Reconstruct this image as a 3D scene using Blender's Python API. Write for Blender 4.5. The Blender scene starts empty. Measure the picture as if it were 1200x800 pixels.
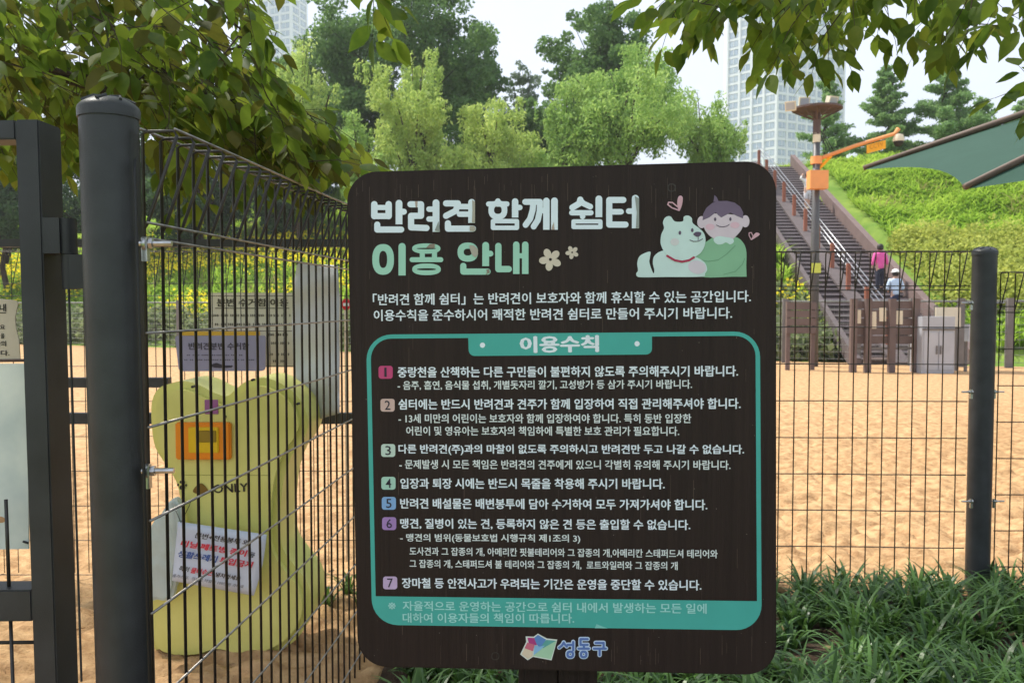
import bpy, bmesh, math, random
import numpy as np
from mathutils import Vector, Matrix
random.seed(7); RNG = np.random.default_rng(7)
S = bpy.context.scene
COL = S.collection

# ---------------------------------------------------------------- camera
PITCH = math.radians(2.405); EYE = 1.65
cam_d = bpy.data.cameras.new('camera'); cam = bpy.data.objects.new('camera', cam_d); COL.objects.link(cam)
cam.location = (0, 0, EYE); cam.rotation_euler = (math.pi/2 - PITCH, 0, 0)
cam_d.lens = 30; cam_d.sensor_width = 36; cam_d.clip_start = 0.05; cam_d.clip_end = 6000
cam_d.dof.use_dof = True; cam_d.dof.focus_distance = 2.0; cam_d.dof.aperture_fstop = 10.0
S.camera = cam
# ---------------------------------------------------------------- world
SUN_EL, SUN_AZ = math.radians(56), math.radians(-62)     # sun high up to the left, a little ahead
W = bpy.data.worlds.new('World'); S.world = W; W.use_nodes = True
nt = W.node_tree; nt.nodes.clear()
out = nt.nodes.new('ShaderNodeOutputWorld'); bg = nt.nodes.new('ShaderNodeBackground')
sky = nt.nodes.new('ShaderNodeTexSky'); sky.sky_type = 'NISHITA'; sky.sun_disc = False
sky.sun_elevation = SUN_EL; sky.sun_rotation = SUN_AZ; sky.air_density = 1.0; sky.dust_density = 3.0
tc = nt.nodes.new('ShaderNodeTexCoord'); mp = nt.nodes.new('ShaderNodeMapping'); mp.inputs['Scale'].default_value = (1, 1, 2.2)
nz = nt.nodes.new('ShaderNodeTexNoise'); nz.inputs['Scale'].default_value = 1.3; nz.inputs['Detail'].default_value = 5
rp = nt.nodes.new('ShaderNodeMapRange'); rp.inputs[1].default_value = .3; rp.inputs[2].default_value = .7
rp.inputs[3].default_value = .72; rp.inputs[4].default_value = .95
mx = nt.nodes.new('ShaderNodeMix'); mx.data_type = 'RGBA'
mx.inputs[7].default_value = (5.4, 6.0, 7.1, 1)
nt.links.new(tc.outputs['Generated'], mp.inputs[0]); nt.links.new(mp.outputs[0], nz.inputs[0])
nt.links.new(nz.outputs[0], rp.inputs[0]); nt.links.new(rp.outputs[0], mx.inputs[0])
nt.links.new(sky.outputs[0], mx.inputs[6]); nt.links.new(mx.outputs[2], bg.inputs[0])
bg.inputs[1].default_value = 0.095
nt.links.new(bg.outputs[0], out.inputs[0])
# ---------------------------------------------------------------- sun
sd = bpy.data.lights.new('sun', 'SUN'); sd.energy = 3.3; sd.angle = math.radians(4); sd.color = (1, .95, .86)
so = bpy.data.objects.new('sun', sd); COL.objects.link(so)
dirv = Vector((math.sin(SUN_AZ)*math.cos(SUN_EL), math.cos(SUN_AZ)*math.cos(SUN_EL), math.sin(SUN_EL)))
so.rotation_euler = dirv.to_track_quat('Z', 'Y').to_euler(); so.location = (0, 0, 30)
S.view_settings.view_transform = 'Standard'; S.view_settings.look = 'None'
S.view_settings.exposure = 0.98; S.view_settings.gamma = 1
S.cycles.max_bounces = 6; S.cycles.transparent_max_bounces = 8

# ---------------------------------------------------------------- geometry of the view (authoring helpers)
Fv = Vector((0, math.cos(PITCH), -math.sin(PITCH))); Uv = Vector((0, math.sin(PITCH), math.cos(PITCH))); CAM = Vector((0, 0, EYE))
def ray(px, py): return Vector(((px-600)/1000, 0, 0)) + Uv*((400-py)/1000) + Fv
def at(px, py, Y):
    d = ray(px, py); return CAM + d*(Y/d.y)
def on_plane(px, py, p0, n):
    d = ray(px, py); return CAM + d*((p0-CAM).dot(n)/d.dot(n))
def hsh(ix, iy, s):
    h = (ix.astype(np.int64)*374761393 + iy.astype(np.int64)*668265263 + s*1442695041) & 0xffffffff
    h = ((h ^ (h >> 13))*1274126177) & 0xffffffff
    return ((h ^ (h >> 16)) & 0xffff)/65535.0
def vnoise(x, y, s=0):
    x = np.asarray(x, float); y = np.asarray(y, float)
    ix = np.floor(x); iy = np.floor(y); fx = x-ix; fy = y-iy
    fx = fx*fx*(3-2*fx); fy = fy*fy*(3-2*fy)
    a = hsh(ix, iy, s); b = hsh(ix+1, iy, s); c = hsh(ix, iy+1, s); d = hsh(ix+1, iy+1, s)
    return (a*(1-fx)+b*fx)*(1-fy)+(c*(1-fx)+d*fx)*fy
def foot(X): return np.clip(28.3-0.385*np.asarray(X, float), 15, 55)
CREST = 8.8
def ground_z(X, Y):
    X = np.asarray(X, float); Y = np.asarray(Y, float)
    t = (Y-foot(X))*0.42
    z = np.where(t < 0, 0, t); z = np.where(z > CREST, CREST, z)
    z = z + (vnoise(X*.35, Y*.35, 3)-.5)*.5*np.clip(t, 0, 1)*(z < CREST)
    back = np.clip((Y-foot(X)-45)/25, 0, 1)
    return z*(1-back)

# ---------------------------------------------------------------- materials
def mat(name, col, rough=.7, metal=0, var=.12, scale=8, bump=0, bscale=None, spec=.5, col2=None, stretch=None, isl=0, trans=0, emis=None):
    m = bpy.data.materials.new(name); m.use_nodes = True; n = m.node_tree; b = n.nodes['Principled BSDF']
    c = tuple(col); c2 = tuple(col2) if col2 else tuple(min(1, x*(1+var)) for x in c)
    c1 = c if col2 else tuple(x*(1-var) for x in c)
    t = n.nodes.new('ShaderNodeTexCoord'); mpn = n.nodes.new('ShaderNodeMapping')
    if stretch: mpn.inputs['Scale'].default_value = stretch
    n.links.new(t.outputs['Object'], mpn.inputs[0])
    nz = n.nodes.new('ShaderNodeTexNoise'); nz.inputs['Scale'].default_value = scale; nz.inputs['Detail'].default_value = 6
    n.links.new(mpn.outputs[0], nz.inputs[0])
    r = n.nodes.new('ShaderNodeMapRange'); r.inputs[1].default_value = .33; r.inputs[2].default_value = .67
    n.links.new(nz.outputs[0], r.inputs[0])
    mx = n.nodes.new('ShaderNodeMix'); mx.data_type = 'RGBA'; mx.inputs[6].default_value = (*c1, 1); mx.inputs[7].default_value = (*c2, 1)
    if isl:
        g = n.nodes.new('ShaderNodeNewGeometry'); oi = n.nodes.new('ShaderNodeObjectInfo')
        a = n.nodes.new('ShaderNodeMath'); a.operation = 'ADD'; n.links.new(g.outputs['Random Per Island'], a.inputs[0]); n.links.new(oi.outputs['Random'], a.inputs[1])
        fr = n.nodes.new('ShaderNodeMath'); fr.operation = 'FRACT'; n.links.new(a.outputs[0], fr.inputs[0])
        mm = n.nodes.new('ShaderNodeMix'); mm.data_type = 'FLOAT'; mm.inputs[0].default_value = isl
        n.links.new(r.outputs[0], mm.inputs[2]); n.links.new(fr.outputs[0], mm.inputs[3]); n.links.new(mm.outputs[0], mx.inputs[0])
    else:
        n.links.new(r.outputs[0], mx.inputs[0])
    n.links.new(mx.outputs[2], b.inputs['Base Color'])
    b.inputs['Roughness'].default_value = rough; b.inputs['Metallic'].default_value = metal
    b.inputs['Specular IOR Level'].default_value = spec
    if bump:
        bz = n.nodes.new('ShaderNodeTexNoise'); bz.inputs['Scale'].default_value = bscale or scale*4; bz.inputs['Detail'].default_value = 5
        n.links.new(mpn.outputs[0], bz.inputs[0])
        bn = n.nodes.new('ShaderNodeBump'); bn.inputs['Strength'].default_value = min(1, bump); bn.inputs['Distance'].default_value = .01
        n.links.new(bz.outputs[0], bn.inputs['Height']); n.links.new(bn.outputs[0], b.inputs['Normal'])
    if trans:
        tr = n.nodes.new('ShaderNodeBsdfTranslucent'); hs = n.nodes.new('ShaderNodeHueSaturation')
        hs.inputs['Value'].default_value = 1.9; hs.inputs['Hue'].default_value = .485; n.links.new(mx.outputs[2], hs.inputs['Color']); n.links.new(hs.outputs[0], tr.inputs[0])
        ms = n.nodes.new('ShaderNodeMixShader'); ms.inputs[0].default_value = trans
        n.links.new(b.outputs[0], ms.inputs[1]); n.links.new(tr.outputs[0], ms.inputs[2])
        n.links.new(ms.outputs[0], n.nodes['Material Output'].inputs[0])
    return m
def srgb(r, g, b):
    return tuple((x/255/12.92 if x/255 < .04045 else ((x/255+.055)/1.055)**2.4) for x in (r, g, b))

M = {}
M['dark_metal'] = mat('dark_metal', (.034, .036, .039), .42, .0, .2, 14, .12, 260, .4)
M['gate_metal'] = mat('gate_metal', (.033, .034, .037), .48, .0, .3, 6, .1, 300, .4)
M['wire'] = mat('wire', (.032, .027, .022), .45, 0, .3, 20)
M['wire_skylit'] = mat('wire_skylit', (.30, .28, .26), .38, .75, .3, 30)  # sun and sky gleam on horizontal wires, put into a paler metal colour
M['steel'] = mat('steel', (.45, .45, .44), .3, .9, .2, 40)
M['black'] = mat('black', (.012, .012, .012), .6)
# ---------------------------------------------------------------- mesh helpers
class MB:
    def __init__(s): s.v = []; s.f = []; s.mi = []
    def add(s, vs, fs, mi=0):
        o = len(s.v); s.v += [tuple(p) for p in vs]; s.f += [tuple(i+o for i in f) for f in fs]; s.mi += [mi]*len(fs); return s
    def box(s, c, sz, R=None, mi=0):
        x, y, z = sz[0]/2, sz[1]/2, sz[2]/2; P = [Vector((a*x, b*y, d*z)) for a in (-1, 1) for b in (-1, 1) for d in (-1, 1)]
        if R is not None: P = [R @ p for p in P]
        c = Vector(c)
        return s.add([p+c for p in P], [(0, 1, 3, 2), (4, 6, 7, 5), (0, 4, 5, 1), (2, 3, 7, 6), (0, 2, 6, 4), (1, 5, 7, 3)], mi)
    def tube(s, pts, r, n=6, mi=0, cap=True):
        pts = [Vector(p) for p in pts]; rs = r if hasattr(r, '__len__') else [r]*len(pts); vs = []; prev = None
        for i, p in enumerate(pts):
            t = (pts[min(i+1, len(pts)-1)]-pts[max(i-1, 0)])
            if t.length < 1e-9: t = Vector((0, 0, 1))
            t.normalize()
            a = Vector((1, 0, 0)) if prev is None and abs(t.x) < .9 else (Vector((0, 1, 0)) if prev is None else prev)
            a = (a - t*a.dot(t))
            if a.length < 1e-6: a = t.orthogonal()
            a.normalize(); prev = a; b = t.cross(a)
            vs += [p+(a*math.cos(2*math.pi*k/n)+b*math.sin(2*math.pi*k/n))*rs[i] for k in range(n)]
        fs = [(i*n+k, i*n+(k+1) % n, (i+1)*n+(k+1) % n, (i+1)*n+k) for i in range(len(pts)-1) for k in range(n)]
        if cap: fs += [tuple(range(n))[::-1], tuple((len(pts)-1)*n+k for k in range(n))]
        return s.add(vs, fs, mi)
    def revolve(s, c, prof, n=32, mi=0):
        c = Vector(c); vs = [c+Vector((r*math.cos(2*math.pi*k/n), r*math.sin(2*math.pi*k/n), z)) for r, z in prof for k in range(n)]
        fs = [(i*n+k, i*n+(k+1) % n, (i+1)*n+(k+1) % n, (i+1)*n+k) for i in range(len(prof)-1) for k in range(n)]
        fs += [tuple(range(n))[::-1], tuple((len(prof)-1)*n+k for k in range(n))]
        return s.add(vs, fs, mi)
    def prism(s, pts, d, mi=0):       # pts: front polygon (Vectors), d: vector to the back
        n = len(pts); d = Vector(d)
        return s.add([Vector(p) for p in pts]+[Vector(p)+d for p in pts], [tuple(range(n)), tuple(range(2*n-1, n-1, -1))]+[(i, (i+n), (i+1) % n+n, (i+1) % n) for i in range(n)], mi)
    def mesh(s, name, mats, smooth=False, fix=True):
        me = bpy.data.meshes.new(name); me.from_pydata(s.v, [], s.f)
        for m in (mats if isinstance(mats, (list, tuple)) else [mats]): me.materials.append(m)
        if s.mi and max(s.mi): me.polygons.foreach_set('material_index', s.mi)
        if fix and len(s.f) < 60000:
            bm = bmesh.new(); bm.from_mesh(me); bmesh.ops.recalc_face_normals(bm, faces=bm.faces); bm.to_mesh(me); bm.free()
        if smooth:
            me.polygons.foreach_set('use_smooth', [True]*len(me.polygons))
            if smooth != 'all': me.set_sharp_from_angle(angle=math.radians(40))
        me.update(); return me
def link(name, me, parent=None, loc=None):
    o = bpy.data.objects.new(name, me); COL.objects.link(o)
    if loc is not None: o.location = loc
    if parent is not None:
        o.parent = parent; o.matrix_parent_inverse = Matrix.Translation(-ORG[parent.name])
    return o
ORG = {}
def tagit(o, label=None, cat=None, group=None, kind=None):
    for k, v in (('label', label), ('category', cat), ('group', group), ('kind', kind)):
        if v: o[k] = v
    return o
def thing(name, label, cat, loc=(0, 0, 0), group=None):
    o = bpy.data.objects.new(name, None); COL.objects.link(o); o.location = loc; o.empty_display_size = .1
    ORG[o.name] = Vector(loc); return tagit(o, label, cat, group)
def part(name, mb, mats, parent, smooth=False, label=None, kind=None, loc=None):
    me = mb.mesh(name, mats, smooth) if isinstance(mb, MB) else mb
    o = link(name, me, parent, loc); 
    if parent is not None: ORG[o.name] = Vector((0, 0, 0))
    if parent is not None and parent.parent is not None: o.matrix_parent_inverse = Matrix.Identity(4)
    return tagit(o, label, None, None, kind)
def sub(name, mb, mats, parent_part, smooth=False, kind=None):      # parent_part sits at world identity through its inverse
    me = mb.mesh(name, mats, smooth) if isinstance(mb, MB) else mb
    o = bpy.data.objects.new(name, me); COL.objects.link(o); o.parent = parent_part
    return tagit(o, None, None, None, kind)
def npmesh(name, V, Fq, mats, smooth=False, mi=None):
    me = bpy.data.meshes.new(name); V = np.asarray(V, np.float32); Fq = np.asarray(Fq, np.int32); k = Fq.shape[1]
    me.vertices.add(len(V)); me.vertices.foreach_set('co', V.ravel())
    me.loops.add(Fq.size); me.loops.foreach_set('vertex_index', Fq.ravel())
    me.polygons.add(len(Fq)); me.polygons.foreach_set('loop_start', np.arange(0, Fq.size, k, dtype=np.int32))
    if mi is not None: me.polygons.foreach_set('material_index', np.asarray(mi, np.int32))
    if smooth: me.polygons.foreach_set('use_smooth', np.ones(len(Fq), bool))
    for m in (mats if isinstance(mats, (list, tuple)) else [mats]): me.materials.append(m)
    me.update(); me.validate(); return me
def grid_mesh(name, X, Y, Z, mats, smooth=True):
    r, c = X.shape; V = np.stack([X, Y, Z], -1).reshape(-1, 3)
    i = np.arange(r*c).reshape(r, c); Fq = np.stack([i[:-1, :-1], i[:-1, 1:], i[1:, 1:], i[1:, :-1]], -1).reshape(-1, 4)
    return npmesh(name, V, Fq, mats, smooth)
def cards(name, P, size, mats, droop=0., aspect=1.6, kinds=1, rng=RNG, up=0.):
    """one small folded leaf face (a quad) per point P; droop 0..1 turns the long axis towards the ground"""
    n = len(P); a = rng.normal(size=(n, 3)); a /= np.linalg.norm(a, axis=1)[:, None]
    a = a*(1-droop); a[:, 2] -= droop; a[:, 2] += up; a /= np.linalg.norm(a, axis=1)[:, None]
    b = rng.normal(size=(n, 3)); b = np.cross(a, b); b /= np.linalg.norm(b, axis=1)[:, None]
    s = (size*(.6+.8*rng.random(n)))[:, None]; L = a*s*aspect*.5; Wd = b*s*.5
    c = np.cross(a, b)*s*.12
    V = np.stack([P-L, P+Wd+c-L*.1, P+L, P-Wd+c-L*.1], 1).reshape(-1, 3); Fq = np.arange(4*n).reshape(n, 4)
    return npmesh(name, V, Fq, mats, mi=(rng.integers(0, kinds, n) if kinds > 1 else None))
# ================================================================ SETTING
# ---- ground to the horizon, levee included
M['meadow'] = mat('meadow', (.11, .20, .03), .95, 0, .3, 1.2, .4, 20, .2, col2=(.20, .28, .05))
xs = np.concatenate([[-3500, -1500, -700, -300, -150, -90], np.arange(-60, 60.1, .8), [90, 150, 300, 700, 1500, 3500]])
ys = np.concatenate([[-120, -40, -10, 0, 5, 10], np.arange(14, 80, .8), np.arange(80, 130, 5), [150, 200, 300, 500, 900, 1800, 4500]])
X, Y = np.meshgrid(xs, ys); Z = ground_z(X, Y)-.05
Z = Z-.75*((np.abs(X-(11.3+.093*(Y-25.6))) < 1.75) & (Y > 24.2) & (Y < 47))
tagit(link('ground', grid_mesh('ground', X, Y, Z, M['meadow'])), kind='structure')
# ---- sand court
def sand_mat():
    m = mat('sand', (.37, .215, .105), .95, 0, .0, 13, 1, 60, .1, col2=(.60, .385, .20)); return m
M['sand'] = sand_mat()
u = np.concatenate([np.arange(-4.2, -1.5, .05), np.arange(-1.5, 5.6, .028), np.arange(5.6, 9, .06), np.arange(9, 34, .5)])
u = np.concatenate([np.arange(-36, -4.2, .45), u])
rows = [-.8]
while rows[-1] < 2.6: rows.append(rows[-1]+.1)
while rows[-1] < 40: rows.append(rows[-1]+max(.022, rows[-1]*.0042*(1 if rows[-1] < 14 else 3)))
rows = np.array(rows)
Xs, Ys = np.meshgrid(u, rows); Ymax = foot(Xs)-.2
Ys2 = np.minimum(Ys, Ymax)
amp = np.clip(1.25-Ys2/16, .15, 1)
wx = vnoise(Xs*2.2, Ys2*2.2, 41)*.9; wy = vnoise(Xs*2.5, Ys2*2.5, 42)*1.1
d = (np.abs(2*vnoise(Xs*6.0+wx, Ys2*6.5+wy, 1)-1)**.6*.072 + np.abs(2*vnoise(Xs*11+5+wx, Ys2*13+wy*2, 2)-1)**.7*.042 + vnoise(Xs*1.1, Ys2*1.1, 4)*.03 + vnoise(Xs*27, Ys2*34, 5)*.010)
soil_zone = ((Xs > -.80+ .076*(Ys2-1.8)+.12) & (Ys2 < 4.66))
Zs = d*amp - soil_zone*.12
tagit(link('sand', grid_mesh('sand', Xs, Ys2, Zs, M['sand'])), kind='structure')
# ---- soil bed
M['soil'] = mat('soil', (.035, .022, .014), .95, 0, 0, 14, 1, 60, .2, col2=(.10, .065, .045))
xs = np.arange(-.80, 12, .06); ys = np.arange(-2.0, 4.75, .06); X, Y = np.meshgrid(xs, ys)
X = np.maximum(X, -.80+.076*(Y-1.8)+.10)
tagit(link('soil', grid_mesh('soil', X, Y, .02+vnoise(X*9, Y*9, 8)*.05+.02, M['soil'])), kind='structure')

# ---- liriope tufts
def blades(name, centres, heights, nper, mats, rng, wid=.0055, seg=5, lean=.5, zf=None):
    n = len(centres)*nper; c = np.repeat(centres, nper, 0); h = np.repeat(heights, nper)*(.55+.6*rng.random(n))
    az = rng.random(n)*2*math.pi; d = np.stack([np.cos(az), np.sin(az), 0*az], 1); side = np.stack([-np.sin(az), np.cos(az), 0*az], 1)
    base = c+d*(rng.random(n)*.03)[:, None]; out_ = h*(lean*(.25+1.0*rng.random(n)**.8)); k = .5+.7*rng.random(n)
    V = []
    for i in range(seg+1):
        t = i/seg; r = out_*(t**1.6)*1.25; z = h*(t*1.15-.62*k*t**2.6)
        p = base+d*r[:, None]; p[:, 2] += z
        w = wid*(.8+.5*rng.random(n)) if i == 0 else w
        ww = (w*(1-t**2.2)+.0004)[:, None]
        V += [p-side*ww, p+side*ww]
    V = np.stack(V, 1); m = V.shape[1]; Fq = []
    for i in range(seg): Fq.append(np.stack([np.arange(n)*m+2*i, np.arange(n)*m+2*i+1, np.arange(n)*m+2*i+3, np.arange(n)*m+2*i+2], 1))
    return npmesh(name, V.reshape(-1, 3), np.concatenate(Fq), mats, smooth=True)
M['liriope'] = mat('liriope', (.012, .045, .009), .36, 0, 0, 3, col2=(.12, .24, .055), isl=.85, spec=.42, trans=.25)
g = np.random.default_rng(3); cs = []
for x in np.arange(-.55, 5.6, .15):
    for y in np.arange(2.75, 4.62, .155):
        if g.random() < (.34 if (x > 2.3 and y < 3.95 and x/y > .48) else .93):
            cs.append((x+g.normal()*.04, y+g.normal()*.04, .04))
cs = np.array(cs); cs = cs[cs[:, 0] > -.50]
hh = .17+.15*vnoise(cs[:, 0]*1.6, cs[:, 1]*2.2, 11)+.04*g.random(len(cs))
tagit(link('grass', blades('grass', cs, hh*1.0, 34, M['liriope'], g, wid=.0098, seg=6, lean=.62)), kind='stuff', label='dark green arching grass tufts in the bed below the rules board')
cs = np.array([(-1.0+g.random()*.5, 4.45+g.random()*.3, .02) for _ in range(9)]); M['weed'] = mat('weed', (.06, .13, .02), .6, 0, 0, 3, col2=(.11, .19, .04), isl=.8, trans=.3)
tagit(link('weeds', blades('weeds', cs, np.full(9, .2), 26, M['weed'], g, wid=.008)), kind='stuff', label='bright green weeds at the foot of the inner fence corner')

# ---- levee vegetation
def slope_pts(n, x0, x1, s0, s1, rng, dens=None):
    x = x0+(x1-x0)*rng.random(n); s = s0+(s1-s0)*rng.random(n); y = foot(x)+s
    k = np.ones(n, bool) if dens is None else dens(x, y) > rng.random(n)
    k &= ~((x > 9.4+.093*(y-24)) & (x < 13.6+.093*(y-24)) & (y < 46))
    x = x[k]; y = y[k]; return np.stack([x, y, ground_z(x, y)-.05], 1)
M['levee_grass'] = mat('levee_grass', (.15, .30, .03), .8, 0, 0, .5, col2=(.32, .46, .07), isl=.55, spec=.2, trans=.4)
M['levee_grass_b'] = mat('levee_grass_b', (.12, .17, .02), .8, 0, 0, .5, col2=(.25, .29, .04), isl=.55, spec=.2, trans=.4)
M['flower'] = mat('flower', (.80, .70, .03), .8, 0, .1, 5, isl=.5, trans=.3)
M['shrub'] = mat('shrub', (.24, .30, .05), .8, 0, 0, .8, col2=(.42, .46, .11), isl=.6, spec=.2, trans=.35)
M['shrub_grey'] = mat('shrub_grey', (.10, .14, .06), .8, 0, 0, .8, col2=(.22, .27, .12), isl=.6, spec=.2, trans=.35)
P = slope_pts(26000, 11.5, 34, 1, 24, g); P2 = slope_pts(16000, -34, 11, 1, 24, g)
def tuft(name, P, h, m, wid, n=7, lean=.9): return blades(name, P, h*(.5+.9*vnoise(P[:, 0]*.8, P[:, 1]*.8, 21)), n, m, g, wid=wid, seg=2, lean=lean)
tagit(link('levee_grass', tuft('levee_grass', P, .55, M['levee_grass'], .03)), kind='stuff', label='long bright grass covering the embankment beside the stairs')
tagit(link('meadow_grass', tuft('meadow_grass', P2, .55, M['levee_grass'], .035)), kind='stuff', label='long meadow grass on the embankment behind the fence corner')
P = slope_pts(30000, -34, 11.2, 1.5, 13, g, lambda x, y: np.clip((vnoise(x*.5, y*.5, 31)-.36)*3.2, 0, 1)); P[:, 2] += .35+.35*g.random(len(P))
tagit(link('yellow_flowers', cards('yellow_flowers', P, np.full(len(P), .11), M['flower'], 0, 1.1, rng=g)), kind='stuff', label='band of yellow flowers along the lower embankment')
def shrubs(name, x0, x1, s0, s1, n, m, label, sz=.16, hmax=.9, top=None):
    c = slope_pts(n, x0, x1, s0, s1, g); k = 60 if sz > .12 else 120; r = .35+.35*g.random(len(c))
    d = g.normal(size=(len(c), k, 3)); d /= np.linalg.norm(d, axis=2)[:, :, None]; d[:, :, 2] = np.abs(d[:, :, 2])
    P = c[:, None]+d*(r[:, None, None]*(.75+.35*g.random((len(c), k, 1))))*np.array([1, 1, hmax/.6])
    P = P.reshape(-1, 3); tagit(link(name, cards(name, P, np.full(len(P), sz), m, .1, 1.5, rng=g)), kind='stuff', label=label)
shrubs('low_shrubs', 13.6, 34, 3.5, 9.5, 1500, M['shrub'], 'yellowish low shrubs in a band across the embankment', sz=.10)
shrubs('hedge', -34, 9.0, .2, 2.0, 620, M['shrub_grey'], 'grey green shrub row along the far edge of the sand', hmax=.9)
shrubs('bank_shrubs', 4.5, 10.4, .3, 4.0, 190, M['shrub_grey'], 'scrubby shrubs at the foot of the stairs', hmax=.7)

M['dry_grass'] = mat('dry_grass', (.20, .20, .06), .8, 0, 0, .5, col2=(.36, .32, .14), isl=.6, spec=.2, trans=.3)
P = slope_pts(9000, -34, 34, 1, 24, g, lambda x, y: np.clip((vnoise(x*.45+9, y*.6, 51)-.5)*3, 0, 1))
tagit(link('dry_grass', tuft('dry_grass', P, .75, M['dry_grass'], .02, n=6)), kind='stuff', label='pale seeding grass scattered over the embankment')
M['dead_leaf'] = mat('dead_leaf', (.12, .07, .03), .8, 0, 0, 5, col2=(.30, .20, .09), isl=.9)
P = np.concatenate([np.stack([-3.4+2.7*g.random(150), 2.6+2.6*g.random(150), .045+.02*g.random(150)], 1), np.stack([-.4+5.5*g.random(260), 2.9+1.75*g.random(260), .085+.05*g.random(260)], 1)])
P = P[(P[:, 0] < -1.0) | (P[:, 0] > -.45)]; me = cards('fallen_leaves', P, np.full(len(P), .045), M['dead_leaf'], 0, 1.7, rng=g); V = np.empty(len(me.vertices)*3, np.float32); me.vertices.foreach_get('co', V); V = V.reshape(-1, 3)
V[:, 2] = np.repeat(P[:, 2], 4)+(V[:, 2]-np.repeat(P[:, 2], 4))*.3; me.vertices.foreach_set('co', V.ravel()); me.update(); tagit(link('fallen_leaves', me), kind='stuff', label='brown fallen leaves on the soil and shaded sand')
# ---- trees
M['bark'] = mat('bark', (.055, .04, .03), .95, 0, .3, 10, 1, 40, .2, stretch=(1, 1, .3))
def leafmat(n, a, b, t=.32): M[n] = mat(n, a, .7, 0, 0, .35, col2=b, isl=.5, spec=.25, trans=t)
leafmat('leaf_dark', (.03, .075, .03), (.07, .14, .05)); leafmat('leaf_mid', (.055, .13, .035), (.14, .25, .07))
leafmat('leaf_light', (.20, .33, .07), (.47, .57, .17)); leafmat('leaf_lime', (.16, .31, .06), (.38, .52, .16))
leafmat('leaf_grey', (.09, .13, .09), (.14, .19, .12)); leafmat('leaf_pine', (.11, .22, .07), (.23, .36, .13))
def tree(name, label, px, Yd, ztop, rad, kind, leaf, group, seed, zlow=None, n=9000, trunk_r=.16, spread=1.0):
    r = np.random.default_rng(seed); X0 = (px-600)/1000*Yd; z0 = float(ground_z(X0, Yd)); zl = zlow if zlow is not None else z0+.25*(ztop-z0)
    t = thing(name, label, 'tree', (X0, Yd, z0-.1), group); mb = MB(); H = ztop-z0
    top = Vector((X0+r.normal()*.2, Yd, z0+H*(.93 if kind == 'pine' else .7)))
    pts = [Vector((X0, Yd, z0-.1)).lerp(top, k/6)+Vector((r.normal()*.12, r.normal()*.12, 0))*(1 if k else 0) for k in range(7)]
    mb.tube(pts, [trunk_r*(1-.11*k) for k in range(7)], 7)
    C = []; RR = []
    if kind == 'pine':
        for k in range(46):
            f = (k+r.random())/46; z = zl+(ztop-zl)*f; ext = rad*(1-f)**.75*(.75+.5*r.random())+.15; az = r.random()*6.28
            tip = Vector((X0+math.cos(az)*ext, Yd+math.sin(az)*ext, z+.15*ext)); b0 = Vector((X0, Yd, z-.15)); mb.tube([b0, tip], [.035, .012], 4)
            for q in (.35, .65, .95): C.append(b0.lerp(tip, q)); RR.append((.20+.22*(1-f))*(1.2-q*.4)*rad/1.6)
    else:
        nb = 20 if kind == 'round' else 17
        for k in range(nb):
            az = r.random()*6.28; zz = -.85+1.85*((k+.5)/nb); rr = math.sqrt(max(0.04, 1-zz*zz))*(.55+.6*r.random())
            c = Vector((X0+math.cos(az)*rr*rad*spread, Yd+math.sin(az)*rr*rad, (ztop+zl)/2+zz*(ztop-zl)/2*(.80+.2*r.random())))
            fr = min(1, max(.2, (c.z-z0)/H*.75)); b0 = pts[0].lerp(top, min(.95, fr*.8)); mid = b0.lerp(c, .5)+Vector((0, 0, .12*rad))
            mb.tube([b0, mid, c], [.055, .03, .012], 5)
            for q in range(8):
                f = .30+.75*(q+r.random())/8; p_ = b0.lerp(mid, f*2) if f < .5 else mid.lerp(c, f*2-1); j = rad*(.07+.13*f)
                C.append(p_+Vector((r.normal()*j, r.normal()*j, r.normal()*j*.6))); RR.append(rad*((.10+.13*r.random()) if kind == 'round' else (.07+.11*r.random())))
    C = np.array([tuple(c) for c in C]); RR = np.array(RR); w = RR**2; idx = r.choice(len(C), n, p=w/w.sum())
    d = r.normal(size=(n, 3)); d /= np.linalg.norm(d, axis=1)[:, None]; q = (.35+.75*r.random(n)**.6)
    P = C[idx]+d*(RR[idx]*q)[:, None]*np.array([1, 1, .72 if kind != 'pine' else .5])
    if kind == 'weep':
        P = C[idx]+d*(RR[idx]*q)[:, None]*np.array([1.25, 1.25, .5]); P[:, 2] -= (r.random(n)**1.5)*.95+.12*np.hypot(P[:, 0]-C[idx][:, 0], P[:, 1]-C[idx][:, 1])
        P = P+(np.sin(P[:, :1]*9+P[:, 1:2]*7)*np.array([[.10, .10, 0]]))
    part('trunk', mb, M['bark'], t, smooth=True)
    sz = {'round': .135, 'weep': .085, 'pine': .085}[kind]
    part('crown', cards('crown', P, np.full(n, sz*Yd/46), M[leaf], {'round': .1, 'weep': .5, 'pine': .1}[kind], {'round': 1.5, 'weep': 2.6, 'pine': 3.0}[kind], rng=r), None, t)
    return t
GB = 'trees growing along the embankment'
def zt(py, Y): return EYE+(358-py)/1000*Y
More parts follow.
